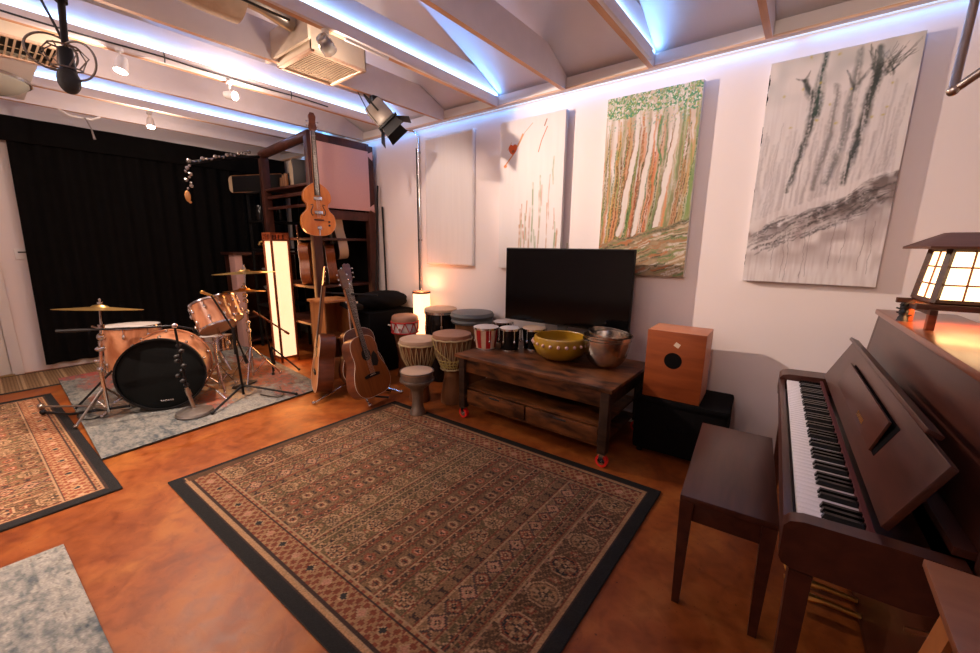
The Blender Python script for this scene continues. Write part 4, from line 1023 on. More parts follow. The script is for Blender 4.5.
# tripod stand helper (world space)
def tripod(t, base, h0, reach, angs, m='chrome', r=.009, hub=.06):
    x, y, z = base
    for a in angs:
        e = (x+reach*math.cos(a), y+reach*math.sin(a), z+.012)
        b = B().tube([(x, y, z+h0), e], r, seg=8).tube([(x, y, z+hub), ((x+e[0])/2, (y+e[1])/2, z+h0*.52)], r*.6, seg=6).ball(e, r*1.7, seg=8)
        t.p('leg', b, m, world=True)
def cymbal(label, c, n, R, m='brass', group=None):
    t = T('cymbal', label, 'cymbal', tuple(c), tuple(align(n).to_euler()), group=group)
    t.p('plate', B().lathe([(.008, .034), (.02, .033), (.045, .024), (.055, .014), (R*.5, .006), (R, -.006), (R, -.0075), (R*.5, .0045), (.055, .012), (.045, .022), (.02, .031), (.008, .032)], seg=64), m)
    t.p('wing_nut', B().cyl((0, 0, .02), (0, 0, .07), .006, seg=10).cyl((0, 0, .036), (0, 0, .052), .016, seg=12).ball((0, 0, .072), .009, seg=8), 'chrome')
    return t
cl = Vector((-4.35, .555, .925))
cymbal('wide brass ride cymbal on a stand at the left of the drum kit', cl, (-.075, .115, 1), .265)
t = T('cymbal_stand', 'chrome cymbal stand left of the bass drum carrying the wide cymbal', 'stand', (-4.40, .50, .018))
b = B().tube([(-4.35, .555, .915), (-4.36, .545, .78)], .008, seg=8).tube([(-4.36, .545, .78), (-4.40, .50, .42)], .011, seg=10).tube([(-4.40, .50, .42), (-4.40, .50, .06)], .014, seg=10)
t.p('pole', b, 'chrome', world=True)
for b in (B().cyl((-4.36, .545, .76), (-4.36, .545, .80), .022, seg=10).cyl((-4.42, .50, .78), (-4.30, .56, .76), .008, seg=8), B().ball((-4.38, .52, .60), .022, seg=8, sc=(1, 1.6, 1)), B().ball((-4.40, .50, .43), .024, seg=8, sc=(1.5, 1, 1)), B().ball((-4.35, .53, .70), .026, seg=8, sc=(1.4, 1, 1.2)), B().ball((-4.41, .50, .50), .020, seg=8, sc=(1, 1.7, 1))):
    t.p('clamp', b, 'chrome', world=True)
tripod(t, (-4.40, .50, .018), .26, .22, (-1.2, 2.2, 3.6), 'nickel')
# round-based microphone stand in front of the bass drum
t = T('microphone_stand', 'microphone stand with a heavy round iron base in front of the bass drum', 'stand', (-3.93, .965, .018))
t.p('base', B().lathe([(.0005, 0), (.135, 0), (.138, .012), (.128, .030), (.07, .045), (.03, .055), (.0005, .055)]).box((0, 0, 0.0), (.001, .001, .001)), 'iron')
t.p('pole', B().tube([(0, 0, .05), (-.015, -.03, .24)], .014, seg=10).cyl((-.008, -.018, .17), (-.012, -.026, .22), .020, seg=12), 'nickel')
t.p('upper_pole', B().tube([(-.015, -.03, .24), (-.03, -.045, .78)], .009, seg=8), 'black')
b = B()
for k in range(9): b.ball((-.030+.018*math.sin(k*2.1), -.045+.022*math.cos(k*1.7), .26+k*.042), .016, seg=6, sc=(1, 1.3, 1.1))
t.p('cable_clips', b, 'dark')
b = B().tube([(-.26, -.68, .79), (-.03, -.045, .765), (-.02, .08, .72)], .008, seg=8).cyl((-.26, -.68, .79), (-.20, -.51, .783), .012, seg=8)
t.p('boom', b, 'blacksat')
t.p('clutch', B().ball((-.03, -.045, .765), .022, seg=8), 'chrome')
# black boom microphone stand by the toms
t = T('microphone_stand', 'tall black boom microphone stand angled over the rack tom', 'stand', (-4.02, 1.38, .018))
t.p('pole', B().tube([(-4.02, 1.38, .05), (-4.0, 1.35, .70)], .011, seg=8).tube([(-4.0, 1.35, .45), (-4.0, 1.35, .70)], .015, seg=8), 'black', world=True)
t.p('boom', B().tube([(-4.02, 1.22, 1.0), (-4.0, 1.345, .69), (-3.99, 1.43, .35)], .008, seg=8).cyl((-3.993, 1.41, .43), (-3.99, 1.43, .35), .016, seg=8), 'black', world=True)
t.p('microphone', B().cyl((-4.02, 1.24, .985), (-4.035, 1.17, 1.025), .010, .013, seg=12).ball((-4.037, 1.162, 1.03), .016, seg=10), 'gold', world=True)
for e in ((-3.80, 1.05), (-3.70, 1.72), (-4.35, 1.42)):
    t.p('leg', B().tube([(-4.02, 1.38, .14), (e[0], e[1], .03)], .010, seg=8).ball((e[0], e[1], .032), .014, seg=8), 'black', world=True)
# hi-hats and their stand
hc = Vector((-4.50, 1.68, 1.150))
cymbal('brass crash cymbal, upper one left of the tall lantern', hc, (-.045, -.02, 1), .28)
cymbal('brass hi-hat cymbal, lower one left of the tall lantern', Vector((-4.50, 1.66, .965)), (-.07, .05, 1), .19)
t = T('cymbal_stand', 'chrome tripod stand left of the tall lantern carrying two brass cymbals', 'stand', (-4.50, 1.66, .018))
t.p('pole', B().tube([(-4.50, 1.68, 1.16), (-4.50, 1.66, .62)], .007, seg=8).tube([(-4.50, 1.66, .64), (-4.50, 1.66, .06)], .013, seg=10), 'chrome', world=True)
for z in (.64, .86, .92, 1.0, .75, .55): t.p('clamp', B().ball((-4.50, 1.66, z), .022, seg=8, sc=(1.5, 1, 1)), 'chrome', world=True)
tripod(t, (-4.50, 1.66, .018), .36, .27, (-.6, 1.5, 3.6)); 
t.p('foot_pedal', B().box((-4.36, 1.52, .03), (.09, .24, .015), bev=.004, rot=(0, 0, .5)), 'dark', world=True)
# third stand with a long boom near the lantern
t = T('microphone_stand', 'black boom stand reaching across the front of the tall lantern', 'stand', (-4.62, 1.92, .0))
t.p('pole', B().tube([(-4.62, 1.92, .02), (-4.60, 1.86, .66)], .010, seg=8), 'black', world=True)
t.p('boom', B().tube([(-4.55, 1.74, .74), (-4.50, 2.06, .455)], .009, seg=8).cyl((-4.505, 2.03, .48), (-4.50, 2.07, .445), .014, seg=8), 'redwood', world=True)
for e in ((-4.44, 2.12), (-4.90, 2.05), (-4.50, 1.86)):
    t.p('leg', B().tube([(-4.62, 1.92, .30), (e[0], e[1], .028)], .009, seg=8).ball((e[0], e[1], .028), .016, seg=8), 'black', world=True)
# second silver stand between the toms
t = T('tom_stand', 'chrome tripod stand with a v-shaped bracket holding the tilted tom', 'stand', (-4.42, 1.32, .018))
t.p('pole', B().tube([(-4.42, 1.32, .06), (-4.47, 1.33, .50)], .012, seg=10), 'chrome', world=True)
t.p('bracket', B().tube([(-4.52, 1.20, .535), (-4.46, 1.32, .48), (-4.50, 1.44, .535)], .008, seg=8), 'chrome', world=True)
tripod(t, (-4.42, 1.32, .018), .26, .17, (-2.2, -.1, 1.9))
t = T('drum_throne', 'low black drum stool with chrome legs behind the drum kit', 'stool', (-5.25, 1.55, 0))
t.p('seat', B().lathe([(.0005, .44), (.14, .44), (.165, .46), (.165, .50), (.14, .52), (.0005, .52)]), 'black')
for a in (.4, 2.5, 4.6): t.p('leg', B().tube([(0, 0, .36), (.22*math.cos(a), .22*math.sin(a), .012)], .011, seg=8), 'chrome')
t.p('post', B().cyl((0, 0, .12), (0, 0, .445), .014, seg=10), 'chrome')
t = T('microphone_stand', 'low black boom stand lying along the rug edges left of the bass drum', 'stand', (-4.75, .36, .018))
t.p('pole', B().tube([(-4.82, .62, .30), (-4.72, .34, .05)], .009, seg=8), 'black', world=True)
t.p('leg', B().tube([(-4.30, .62, .10), (-4.62, .30, .045), (-4.86, .17, .040)], .011, seg=8).ball((-4.87, .165, .040), .022, seg=8, sc=(1.4, 1, 1)), 'black', world=True)
t.p('leg', B().tube([(-4.30, .62, .12), (-4.72, .34, .075), (-5.05, .17, .040)], .008, seg=8).ball((-5.06, .165, .042), .024, seg=8, sc=(1.5, 1, 1)), 'nickel', world=True)
pts = [(-4.55+.12*math.cos(a)*(1+.15*a/6), .42+.09*math.sin(a), .028) for a in np.linspace(0, 9, 40)]
solo('cable', 'black cable coiled on the rug left of the bass drum', 'cable', B().tube(pts, .005, seg=6), 'wire', loc=(-4.55, .42, .018))
pts = [(-3.95+.2*math.sin(a*1.2), 1.50+.22*a/3, .028) for a in np.linspace(0, 3, 24)]
solo('cable', 'black cable snaking over the rug below the hi-hat stand', 'cable', B().tube(pts, .005, seg=6), 'wire', loc=(-3.95, 1.5, .018))

# ------------------------------------------------------------------ tall floor lantern
LW = .195
fl = T('floor_lantern', 'tall glowing rice-paper floor lantern with a dark red frame', 'lamp', (-5.02, 2.255, 0), 0)
for sx in (-1, 1):
    for sy in (-1, 1): fl.p('post', B().box((sx*LW/2, sy*LW/2, .76), (.022, .022, 1.51), bev=.002), 'redwood')
b = B()
for s in (-1, 1): b.box((0, s*LW/2, .06), (LW, .020, .020)).box((s*LW/2, 0, .06), (.020, LW, .020))
fl.p('rail', b, 'redwood'); b = B()
for z in (1.43, 1.505):
    for s in (-1, 1): b.box((0, s*LW/2, z), (LW, .020, .020)).box((s*LW/2, 0, z), (.020, LW, .020))
for s in (-1, 1):
    for k in (-.06, .06): b.box((k, s*LW/2, 1.468), (.014, .014, .07)).box((s*LW/2, k, 1.468), (.014, .014, .07))
fl.p('rail', b, 'redwood'); fl.o.scale = (1, 1, 1.035)
b = B(); w = LW/2-.006
b._new([(-w, -w, .07), (w, -w, .07), (w, w, .07), (-w, w, .07), (-w, -w, 1.42), (w, -w, 1.42), (w, w, 1.42), (-w, w, 1.42)], [[0, 1, 5, 4], [1, 2, 6, 5], [2, 3, 7, 6], [3, 0, 4, 7]])
fl.p('paper', b, 'paper')
light('lantern_glow', 'AREA', (-5.035+.13, 2.245, .75), 8, (1, .38, .10), fl.o, shape='RECTANGLE', size=1.3, size_y=.2, rot=(0, -PI/2, 0))
light('lantern_glow', 'AREA', (-5.035, 2.245-.13, .75), 5, (1, .38, .10), fl.o, shape='RECTANGLE', size=.2, size_y=1.3, rot=(-PI/2, 0, 0))

# ------------------------------------------------------------------ guitars
def gout(s=1., kind='dread', n=16):
    if kind == 'dread': K = [(0, 0), (.09, .003), (.16, .030), (.197, .085), (.200, .145), (.180, .215), (.150, .275), (.140, .320), (.146, .375), (.143, .425), (.120, .470), (.075, .495), (.03, .503), (0, .505)]
    else: K = [(0, 0), (.06, .004), (.115, .030), (.152, .080), (.160, .135), (.150, .185), (.128, .215), (.104, .240), (.094, .270), (.100, .300), (.122, .325), (.128, .360), (.122, .400), (.098, .440), (.062, .470), (.03, .490), (0, .497)]
    P = []
    for i in range(len(K)-1):
        p0 = K[max(i-1, 0)]; p1 = K[i]; p2 = K[i+1]; p3 = K[min(i+2, len(K)-1)]
        for t in (0, .25, .5, .75):
            P.append(tuple(.5*((2*p1[k])+(-p0[k]+p2[k])*t+(2*p0[k]-5*p1[k]+4*p2[k]-p3[k])*t*t+(-p0[k]+3*p1[k]-3*p2[k]+p3[k])*t**3) for k in (0, 1)))
    P.append(K[-1])
    P = [(max(x, 0)*s, z*s) for x, z in P]
    return P+[(-x, z) for x, z in P[-2:0:-1]]
def guitar(name, label, loc, rot, top='spruce', side='mahog', s=1.1, kind='dread', dep=.105, guard=True, strings=6, long=.46, group=None):
    t = T(name, label, 'guitar', loc, rot, group=group)
    o = gout(s, kind); zb = max(z for _, z in o)
    t.p('body', B().prism(o, -dep/2+.003, dep/2, smooth=True), side)
    t.p('soundboard', B().prism(o, -dep/2-.0015, -dep/2+.0028), top)
    b = B(); b.tube([(x*1.002, -dep/2, z) for x, z in o], .0022 if kind == 'dread' else .0012, seg=5, closed=True); t.p('binding', b, 'plateplastic' if kind == 'dread' else 'creamp')
    yf = -dep/2-.002
    if kind == 'dread':
        t.p('sound_hole', B().cyl((0, yf+.0004, .345*s), (0, yf-.0008, .345*s), .050*s, seg=32), 'black')
        if guard:
            g = [(.012, .215), (.06, .20), (.085, .235), (.088, .29), (.065, .33), (.045, .315), (.03, .30), (.018, .262)]
            t.p('pickguard', B().prism([(x*s*1.15+.02, z*s+.03) for x, z in g], yf-.0014, yf+.0004), 'black')
        t.p('bridge', B().prism([(-.08*s, .155*s), (.08*s, .155*s), (.085*s, .175*s), (.045*s, .185*s), (-.045*s, .185*s), (-.085*s, .175*s)], yf-.010, yf), 'black')
        b = B()
        for k in range(6): b.ball(((k-2.5)*.012, yf-.011, .172*s), .003, seg=5)
        t.p('bridge_pins', b, 'plateplastic')
    else:
        for zz in (.33, .20): t.p('pickup', B().box((0, yf-.009, zz*s+.02), (.085, .016, .034), bev=.004), 'chrome')
        t.p('bridge', B().box((0, yf-.008, .150*s), (.10, .014, .012), bev=.002), 'rosew')
        t.p('tailpiece', B().box((0, yf-.006, .075*s), (.045, .010, .030), bev=.004).tube([(0, yf-.004, .06*s), (0, yf+.0, .005)], .007, seg=6), 'chrome')
        for sg in (-1, 1):
            P = [(sg*(.062+.012*math.sin(q*5)), yf-.0008, (.165+.10*q)*s+.03) for q in np.linspace(0, 1, 12)]
            P = [(sg*.050, yf-.0008, P[0][2]+.004)]+P+[(sg*.074, yf-.0008, P[-1][2]-.004)]
            t.p('f_hole', B().tube(P, .0045, seg=6), 'black')
        for kz in (.10, .135): t.p('control_knob', B().cyl((.105, yf, kz*s), (.105, yf-.014, kz*s), .010, seg=12), 'black')
    zn = zb+long
    t.p('neck', B().prism([(-.027, zb-.01), (.027, zb-.01), (.022, zn), (-.022, zn)], yf-.004, yf+.020), 'neck')
    t.p('fretboard', B().prism([(-.029, zb-.12*s), (.029, zb-.12*s), (.023, zn), (-.023, zn)], yf-.010, yf-.004), 'rosew')
    b = B()
    for k in range(1, 16): zz = zn-(zn-zb+.30)*(1-.9438744**k)*1.0; b.box((0, yf-.0102, zz), (.044, .0008, .0012))
    t.p('fret_wires', b, 'chrome')
    hs = [(-.024, zn), (.024, zn), (.038, zn+.03), (.036, zn+.17), (.018, zn+.185), (0, zn+.175), (-.018, zn+.185), (-.036, zn+.17), (-.038, zn+.03)]
    if kind != 'dread': hs = [(-.024, zn), (.024, zn), (.042, zn+.03), (.030, zn+.09), (.036, zn+.14), (.018, zn+.175), (-.018, zn+.175), (-.036, zn+.14), (-.030, zn+.09), (-.042, zn+.03)]
    b = B().prism([(x, z) for x, z in hs], yf-.006, yf+.010); t.p('headstock', b, 'mahog')
    n = 3 if strings == 6 else 2
    for k in range(n):
        for sg in (-1, 1):
            z = zn+.045+k*.045; t.p('tuning_peg', B().cyl((sg*.03, yf+.002, z), (sg*.052, yf+.002, z), .003, seg=6).ball((sg*.056, yf+.002, z), .009, seg=6, sc=(1, .5, 1)), 'chrome')
    b = B()
    for k in range(strings):
        x = (k-(strings-1)/2)*.0095; b.tube([(x*1.1, yf-.014, .17*s), (x*.8, yf-.0125, zn+.01)], .0008, seg=4)
    t.p('strings', b, 'string')
    return t
D2 = math.radians
guitar('acoustic_guitar', 'orange-brown acoustic guitar with black pickguard facing the room on a chrome stand', (-2.96, 2.07, .095), (D2(-18), 0, D2(103)), long=.43)
guitar('acoustic_guitar', 'dark acoustic guitar seen edge-on, leaning at the left of the guitar stand', (-3.60, 1.915, .045), (D2(-9), 0, D2(-22)), top='oak', side='mahog', guard=False, dep=.14)
guitar('acoustic_guitar', 'reddish acoustic guitar half hidden behind the front one on the stand', (-3.31, 2.22, .10), (D2(-16), 0, D2(82)), top='mahog', side='mahog', guard=False, s=1.08)
guitar('violin_bass', 'amber violin-shaped bass guitar hanging on the corner post of the instrument rack', (-4.195, 2.345, 1.53), (0, 0, D2(78)), top='bassw', side='bassw', s=1.10, kind='bass', dep=.055, strings=4, long=.50)
t = T('guitar_stand', 'chrome multi guitar stand with rubber feet under the acoustic guitars', 'stand', (-3.35, 2.05, 0))
ctr = (-3.38, 2.16)
for e in ((-3.385, 1.725), (-2.95, 2.02), (-3.62, 2.42), (-3.0, 2.42)):
    t.p('leg', B().tube([(ctr[0], ctr[1], .14), (e[0], e[1], .014)], .009, seg=8).ball((e[0], e[1], .018), .020, seg=8), 'chrome', world=True)
t.p('pole', B().cyl((ctr[0], ctr[1], .12), (ctr[0]-.08, ctr[1]+.02, .97), .010, seg=10), 'chrome', world=True)
t.p('yoke', B().tube([(-3.62, 2.02, .985), (-3.46, 2.18, .975), (-3.26, 2.38, .96)], .009, seg=8), 'black', world=True)
t.p('cradle', B().tube([(-3.38, 2.16, .12), (-3.05, 2.02, .085), (-2.86, 2.16, .075)], .009, seg=8).tube([(-3.38, 2.16, .12), (-3.10, 2.25, .085), (-2.97, 2.27, .075)], .009, seg=8), 'black', world=True)

# wooden podium behind the guitars
t = T('wooden_podium', 'orange wooden pedestal box standing behind the acoustic guitars', 'pedestal', (-4.00, 2.31, 0))
t.o.scale = (.8, .78, 1)
b = B().box((-.17, 0, .42), (.02, .40, .84)).box((0, -.19, .42), (.34, .02, .84)).box((0, .19, .42), (.34, .02, .84)).box((.15, 0, .12), (.02, .38, .24)).box((0, 0, .46), (.33, .38, .02))
t.p('body', b, 'oak'); t.p('top', B().box((0, 0, .855), (.40, .46, .026), bev=.004), 'oak')

# black gear and bags between guitars and drums
t = T('amplifier_box', 'big black cloth-covered amplifier box behind the acoustic guitars', 'box', (-3.90, 2.87, 0), D2(-2))
t.p('body', B().box((0, 0, .36), (.50, .62, .70), bev=.02), 'blackcloth'); t.p('handle', B().tube([(.26, -.08, .55), (.275, -.06, .55), (.275, .06, .55), (.26, .08, .55)], .01, seg=6), 'black')
for sx in (-1, 1):
    for sy in (-1, 1): t.p('foot', B().cyl((sx*.2, sy*.26, 0), (sx*.2, sy*.26, .015), .02, seg=10), 'black')
b = B(); b.lathe([(max(.001, math.sin(PI*i/16))**.7*.31, .10-.10*math.cos(PI*i/16)) for i in range(17)], Matrix.Translation((-3.88, 2.90, .712)), seg=40, sx=.75, sy=1.05, wob=lambda a, z: .06*math.sin(3*a+z*7)+.04*math.sin(7*a+z*50))
o = solo('gig_bag', 'crumpled black nylon bag lying on top of the black amplifier box', 'bag', b, 'blackbag', loc=(-3.88, 2.90, .712))
t = T('audio_mixer', 'black mixer with white knobs lying in front of the black bag', 'mixer', (-3.80, 2.435, 0))
t.p('case', B().box((0, 0, .80), (.20, .16, .05), bev=.006, rot=(0, .2, 0)), 'black'); t.p('pole', B().cyl((0, 0, 0.0), (0, 0, .785), .012, seg=8).cyl((0, 0, 0), (0, 0, .02), .10, seg=20), 'black')
for k in range(12): t.p('knob', B().cyl((-.06+.04*(k % 4), -.05+.04*(k//4), .825), (-.06+.04*(k % 4), -.05+.04*(k//4), .845), .009, seg=8), 'plateplastic')

# ------------------------------------------------------------------ instrument rack
rk = T('instrument_rack', 'tall dark red timber rack full of instruments in the far corner', 'shelving', (-4.80, 2.72, 0))
XA, XC, Y0, Y1 = -4.36, -5.48, 2.40, 3.13; PW = .095
for x, y, zt_ in ((XA, Y0, 2.62), (XA, Y1, 2.60), (XC, Y0, 2.54), (XC, Y1, 2.54)):
    rk.p('post', B().box((x, y, zt_/2), (PW*.8, PW, zt_), bev=.005), 'rack', world=True)
b = B().box((XA+.005, (Y0+Y1)/2, 2.575), (.05, Y1-Y0, .09), bev=.004)
rk.p('top_beam', b, 'rack', world=True)
rk.p('top_beam', B().tube([(XA, Y0, 2.585), (XC, Y0, 2.52)], .052, seg=12), 'rack', world=True)
rk.p('cross_beam', B().box((XA+.005, (Y0+Y1)/2, 1.775), (.05, Y1-Y0-.02, .10), bev=.004), 'rack', world=True)
for z in (2.09, 1.50, .95, .50):
    rk.p('shelf', B().box(((XA+XC)/2-.01, (Y0+Y1)/2, z), (XC-XA-.02 if XC > XA else XA-XC-.09, Y1-Y0+.06, .028), bev=.003), 'rack', world=True)
rk.p('rail', B().box(((XA+XC)/2, Y0, 2.0), (XA-XC-.08, .03, .035)), 'rack', world=True)
rk.p('rail', B().box(((XA+XC)/2, Y0, 1.87), (XA-XC-.08, .03, .03)), 'rack', world=True)
pq = T('fabric_panel', 'pink fabric acoustic panel pinned to the upper front of the instrument rack', 'panel', (-4.31, 2.76, 1.84))
pq.p('panel', B().box((0, 0, .345), (.025, .66, .685), bev=.004), 'pinkpanel')
for sy, sz in ((1, 0), (1, 1)):
    b = B(); y = sy*.30; z = .03+sz*.62; s_ = -1 if sz else 1
    b._new([(.014, y, z), (.014, y+.09, z-.045*s_), (.014, y+.085, z+.06*s_), (.017, y, z), (.017, y+.09, z-.045*s_), (.017, y+.085, z+.06*s_)], [[0, 1, 2], [3, 4, 5], [0, 1, 4, 3], [1, 2, 5, 4], [2, 0, 3, 5]])
    pq.p('corner_patch', b, 'pinkpanel')
# things on the rack
t = T('guitar_amplifier', 'dark amplifier with a cream end panel on the top shelf of the rack', 'amplifier', (-4.90, 2.66, 2.105), D2(-20))
t.p('body', B().box((0, 0, .15), (.32, .38, .295), bev=.008), 'dark'); t.p('end_panel', B().prism([(-.15, 0), (.15, 0), (.15, .20), (.06, .298), (-.15, .27)], -.198, -.190, Matrix.Translation((0, 0, .003))), 'books')
for k in range(3):
    b = B().lathe([(.0005, 0), (.022, 0), (.026, .05), (.022, .12+.02*k), (.0005, .12+.02*k)])
    o = solo('wooden_shaker', ['short wooden shaker on the top rack shelf beside the post', 'middle one of three wooden shakers on the top rack shelf', 'tallest wooden shaker next to the cream-ended amplifier'][k], 'instrument', b, 'djtan', 'shakers on the rack'); o.location = (-5.17+.055*k, 2.46-.0*k, 2.105)
gc = T('guitar_case', 'black guitar case with cream piping sticking out left of the rack top shelf', 'case', (-5.93, 2.60, 2.10), D2(22))
def rrect(w, h, r, n=5):
    P = []
    for cx, cz, a0 in ((w-r, h-r, 0), (-w+r, h-r, 90), (-w+r, -h+r, 180), (w-r, -h+r, 270)):
        for k in range(n+1): a = D2(a0+90*k/n); P.append((cx+r*math.cos(a), cz+r*math.sin(a)))
    return P
R_ = rrect(.45, .105, .055)
gc.p('body', B().prism([(x, z+.117) for x, z in R_], -.16, .10, smooth=True), 'black')
for yy in (-.16, .10): gc.p('piping', B().tube([(x*1.003, yy, z*1.02+.117) for x, z in R_], .005, seg=6, closed=True), 'djtan')
gc.p('end_cap', B().prism([(x*1.004-.002, z*1.01+.117) for x, z in R_ if x < -.38], -.165, -.12), 'books')
sh = T('side_shelf', 'black metal shelf unit in the dark corner left of the rack', 'shelving', (-5.85, 2.62, 0))
for x in (-6.0, -5.58):
    for y in (2.38, 2.86): sh.p('post', B().box((x, y, 1.045), (.03, .03, 2.09)), 'black', world=True)
for z in (2.085, 1.72, 1.36, .6): sh.p('shelf', B().box((-5.79, 2.62, z), (.45, .51, .025), bev=.003), 'black', world=True)
for k in range(3):
    o = solo('drum_case', ['round black drum case at the left of the dark side shelf', 'middle round black drum case on the dark side shelf', 'round black drum case nearest the rack post on the side shelf'][k], 'case', B().lathe([(.0005, 0), (.070, 0), (.075, .02), (.075, .19), (.07, .21), (.0005, .21)]), 'blackgloss', 'round cases on the side shelf'); o.location = (-5.93+.14*k, 2.50+.11*(k%2)*1.7, 1.733)
t = T('bell_cluster', 'bunch of shiny brass bells on the dark side shelf', 'bells', (-5.86, 2.45, 1.373))
for k in range(7): t.p('bell', B().ball((.05*math.cos(k*2.4), .04*math.sin(k*2.4), .03+.012*k), .020, seg=8), 'brass')
bk_ = T('bookcase', 'low bookcase with a pale pink side board behind the drum kit', 'bookcase', (-6.25, 2.55, 0))
bk_.p('side_board', B().box((.10, -.345, .64), (.20, .09, 1.28), bev=.004), 'pinkpanel'); bk_.p('side_board', B().box((0, .40, .64), (.40, .03, 1.28)), 'rack')
bk_.p('top_board', B().box((0, .03, 1.30), (.44, .88, .035), bev=.004), 'rack')
for z in (.08, .42, .76, 1.02): bk_.p('shelf', B().box((0, .05, z), (.38, .70, .02)), 'rack')
bk_.p('back_board', B().box((-.20, .03, .64), (.015, .80, 1.25)), 'rack')
wl_ = ['white shallow bowl on the second shelf of the low bookcase', 'white shallow bowl on the third shelf of the low bookcase']
for k, z in enumerate((1.032, .772)):
    q = T('shallow_bowl', wl_[k], 'bowl', (-6.13, 2.66, z)); q.p('body', B().lathe(bowl_prof(.13, .06, .004, .3), seg=36), 'skinw')
# hanging guitars seen from the side
guitar('acoustic_guitar', 'guitar with pale cream sides hanging edge-on under the pink panel', (-4.62, 2.86, 1.26), (D2(6), D2(-4), D2(-20)), top='rosew', side='books', guard=False, s=1.12, long=.02)
guitar('acoustic_guitar', 'orange guitar hanging edge-on low in the rack behind the bass', (-4.66, 2.74, .97), (D2(4), D2(7), D2(-24)), top='rosew', side='spruce', guard=False, s=.95, long=.02)
guitar('acoustic_guitar', 'orange-sided guitar standing in the rack left of the corner post', (-4.72, 2.48, .965), (D2(3), D2(4), D2(-38)), top='rosew', side='spruce', guard=False, s=.98, long=.02)
t = T('rack_dark_backing', 'black cloth behind the instrument rack, extended to darken the wall there', 'drape', (-5.5, 3.2, .2))  # dark rack fabric, extended up and sideways to darken the interior
t.p('cloth', B().box((-5.44, 3.200, 1.34), (2.10, .02, 2.34), bev=.004), 'blackcloth', world=True); t.p('batten', B().box((-5.44, 3.218, 2.50), (2.10, .02, .03)), 'rack', world=True)
# poles leaning in the corner
for k, (x0_, y0_, x1_, y1_, lab) in enumerate(((-4.22, 3.00, -4.27, 3.19, 'thin black metal pole leaning on the wall beside the rack'), (-4.17, 3.19, -4.22, 3.21, 'second thin black pole leaning on the wall nearer the conduit'))):
    solo('leaning_pole', lab, 'pole', B().tube([(x0_, y0_, .0), (x1_, y1_, 2.15-.25*k)], .011, seg=8), 'black', loc=(x0_, y0_, 0))
b = B(); vs = []
for j in range(9):
    for i in range(13): vs.append((-4.16+.012*math.sin(i*1.5), 3.02+.010*i, .75+.95*j/8))
# conduit
t = T('wall_conduit', 'thin pale metal conduit running down the picture wall left of the blank canvas', 'conduit', (-3.60, YB-.02, 0))
t.p('pipe', B().tube([(-3.56, YB-.016, 0.10), (-3.56, YB-.016, 2.62), (-3.60, YB-.05, 2.67), (-3.78, YB-.30, 2.70), (-3.815, YB-.5, 2.72)], .011, seg=10), 'chrome', world=True)
t.p('cable', B().tube([(-3.60, YB-.010, .5), (-3.60, YB-.010, 2.5)], .007, seg=6), 'black', world=True)
for z in (.6, 1.5, 2.45): t.p('clip', B().box((-3.57, YB-.006, z), (.06, .008, .02)), 'chrome', world=True)

# boom with hanging crystals
t = T('bead_boom', 'thin black boom with strung beads reaching out from the rack top', 'boom', (-5.22, 2.27, 2.5))
t.p('arm', B().tube([(-5.46, 2.34, 2.48), (-5.24, 1.86, 2.36), (-5.02, 1.47, 2.225)], .019, seg=8), 'black', world=True)
b = B()
b.tube([(-5.38, 2.2, 2.515), (-5.20, 1.82, 2.36), (-5.02, 1.48, 2.235)], .004, seg=5)
for k in range(16): q = k/15; b.ball((-5.38+.36*q, 2.2-.72*q, 2.50-.265*q-.012*math.sin(k*2)), .014 if k % 3 else .022, seg=6)
t.p('bead_string', b, 'crystal', world=True)
t = T('bead_pendant', 'string of clear beads with an amber shell hanging from the boom end', 'pendant', (-5.0, 1.46, 1.84))
b = B()
for k in range(9): b.ball((-5.0+.016*math.sin(k*2.3), 1.455+.020*math.cos(k*1.9), 2.20-.028*k), .013+.006*(k % 2), seg=6)
t.p('bead_string', b, 'crystal', world=True)
t.p('shell', B().ball((-5.0, 1.425, 1.90), .032, seg=10, sc=(.6, .8, 1.7)).ball((-5.0, 1.44, 1.845), .014, seg=8), 'amber', world=True)
# ------------------------------------------------------------------ ceiling fixtures
def spot_head(label, jx, y, tgt, lit=True, strength=60., col=(1, .74, .48), glass=False, size=1.25, r=.032, bright='bulb', drop=.07, blend=.6, glow=1.):
    zj = 2.70; t = T('ceiling_spotlight', label, 'spotlight', (jx, y, zj), group=None)
    p0 = Vector((jx, y, zj-drop)); d = (Vector(tgt)-p0).normalized(); A = Matrix.Translation(p0) @ align(d)
    t.p('mount', B().cyl((0, 0, -.02), (0, 0, 0), .022, seg=14).cyl((0, 0, -drop+.01), (0, 0, -.018), .007, seg=8), 'metalwhite')
    loc = t.inv @ A
    b = B().lathe([(.0005, -.055), (r*.75, -.05), (r, -.01), (r, .045), (r*.9, .045), (r*.85, -.005), (.0005, -.02)], loc, seg=24)
    t.p('head', b, 'glassy' if glass else 'metalwhite')
    t.p('bulb', B().ball((0, 0, .012), r*.72, seg=12, mx=loc), bright if lit else 'opal')
    if lit:
        light('spot_beam', 'SPOT', tuple(p0+d*.062), strength, col, t.o, spot_size=size, spot_blend=blend, shadow_soft_size=.022, target=tgt)
        light('bulb_glow', 'POINT', tuple(p0+d*.10), glow, col, t.o, shadow_soft_size=.02)
    return t
W1 = (1, .77, .62)
spot_head('brightest ceiling spotlight, under the joist with the black cable', -3.77, .80, (-3.3, .1, 0), True, 235, W1, size=1.6, glow=16, drop=.10, r=.036)
spot_head('ceiling spotlight glaring in front of the black curtain', -5.30, 1.28, (-4.3, .9, 0), True, 95, W1, size=2.1, glow=15, drop=.10)
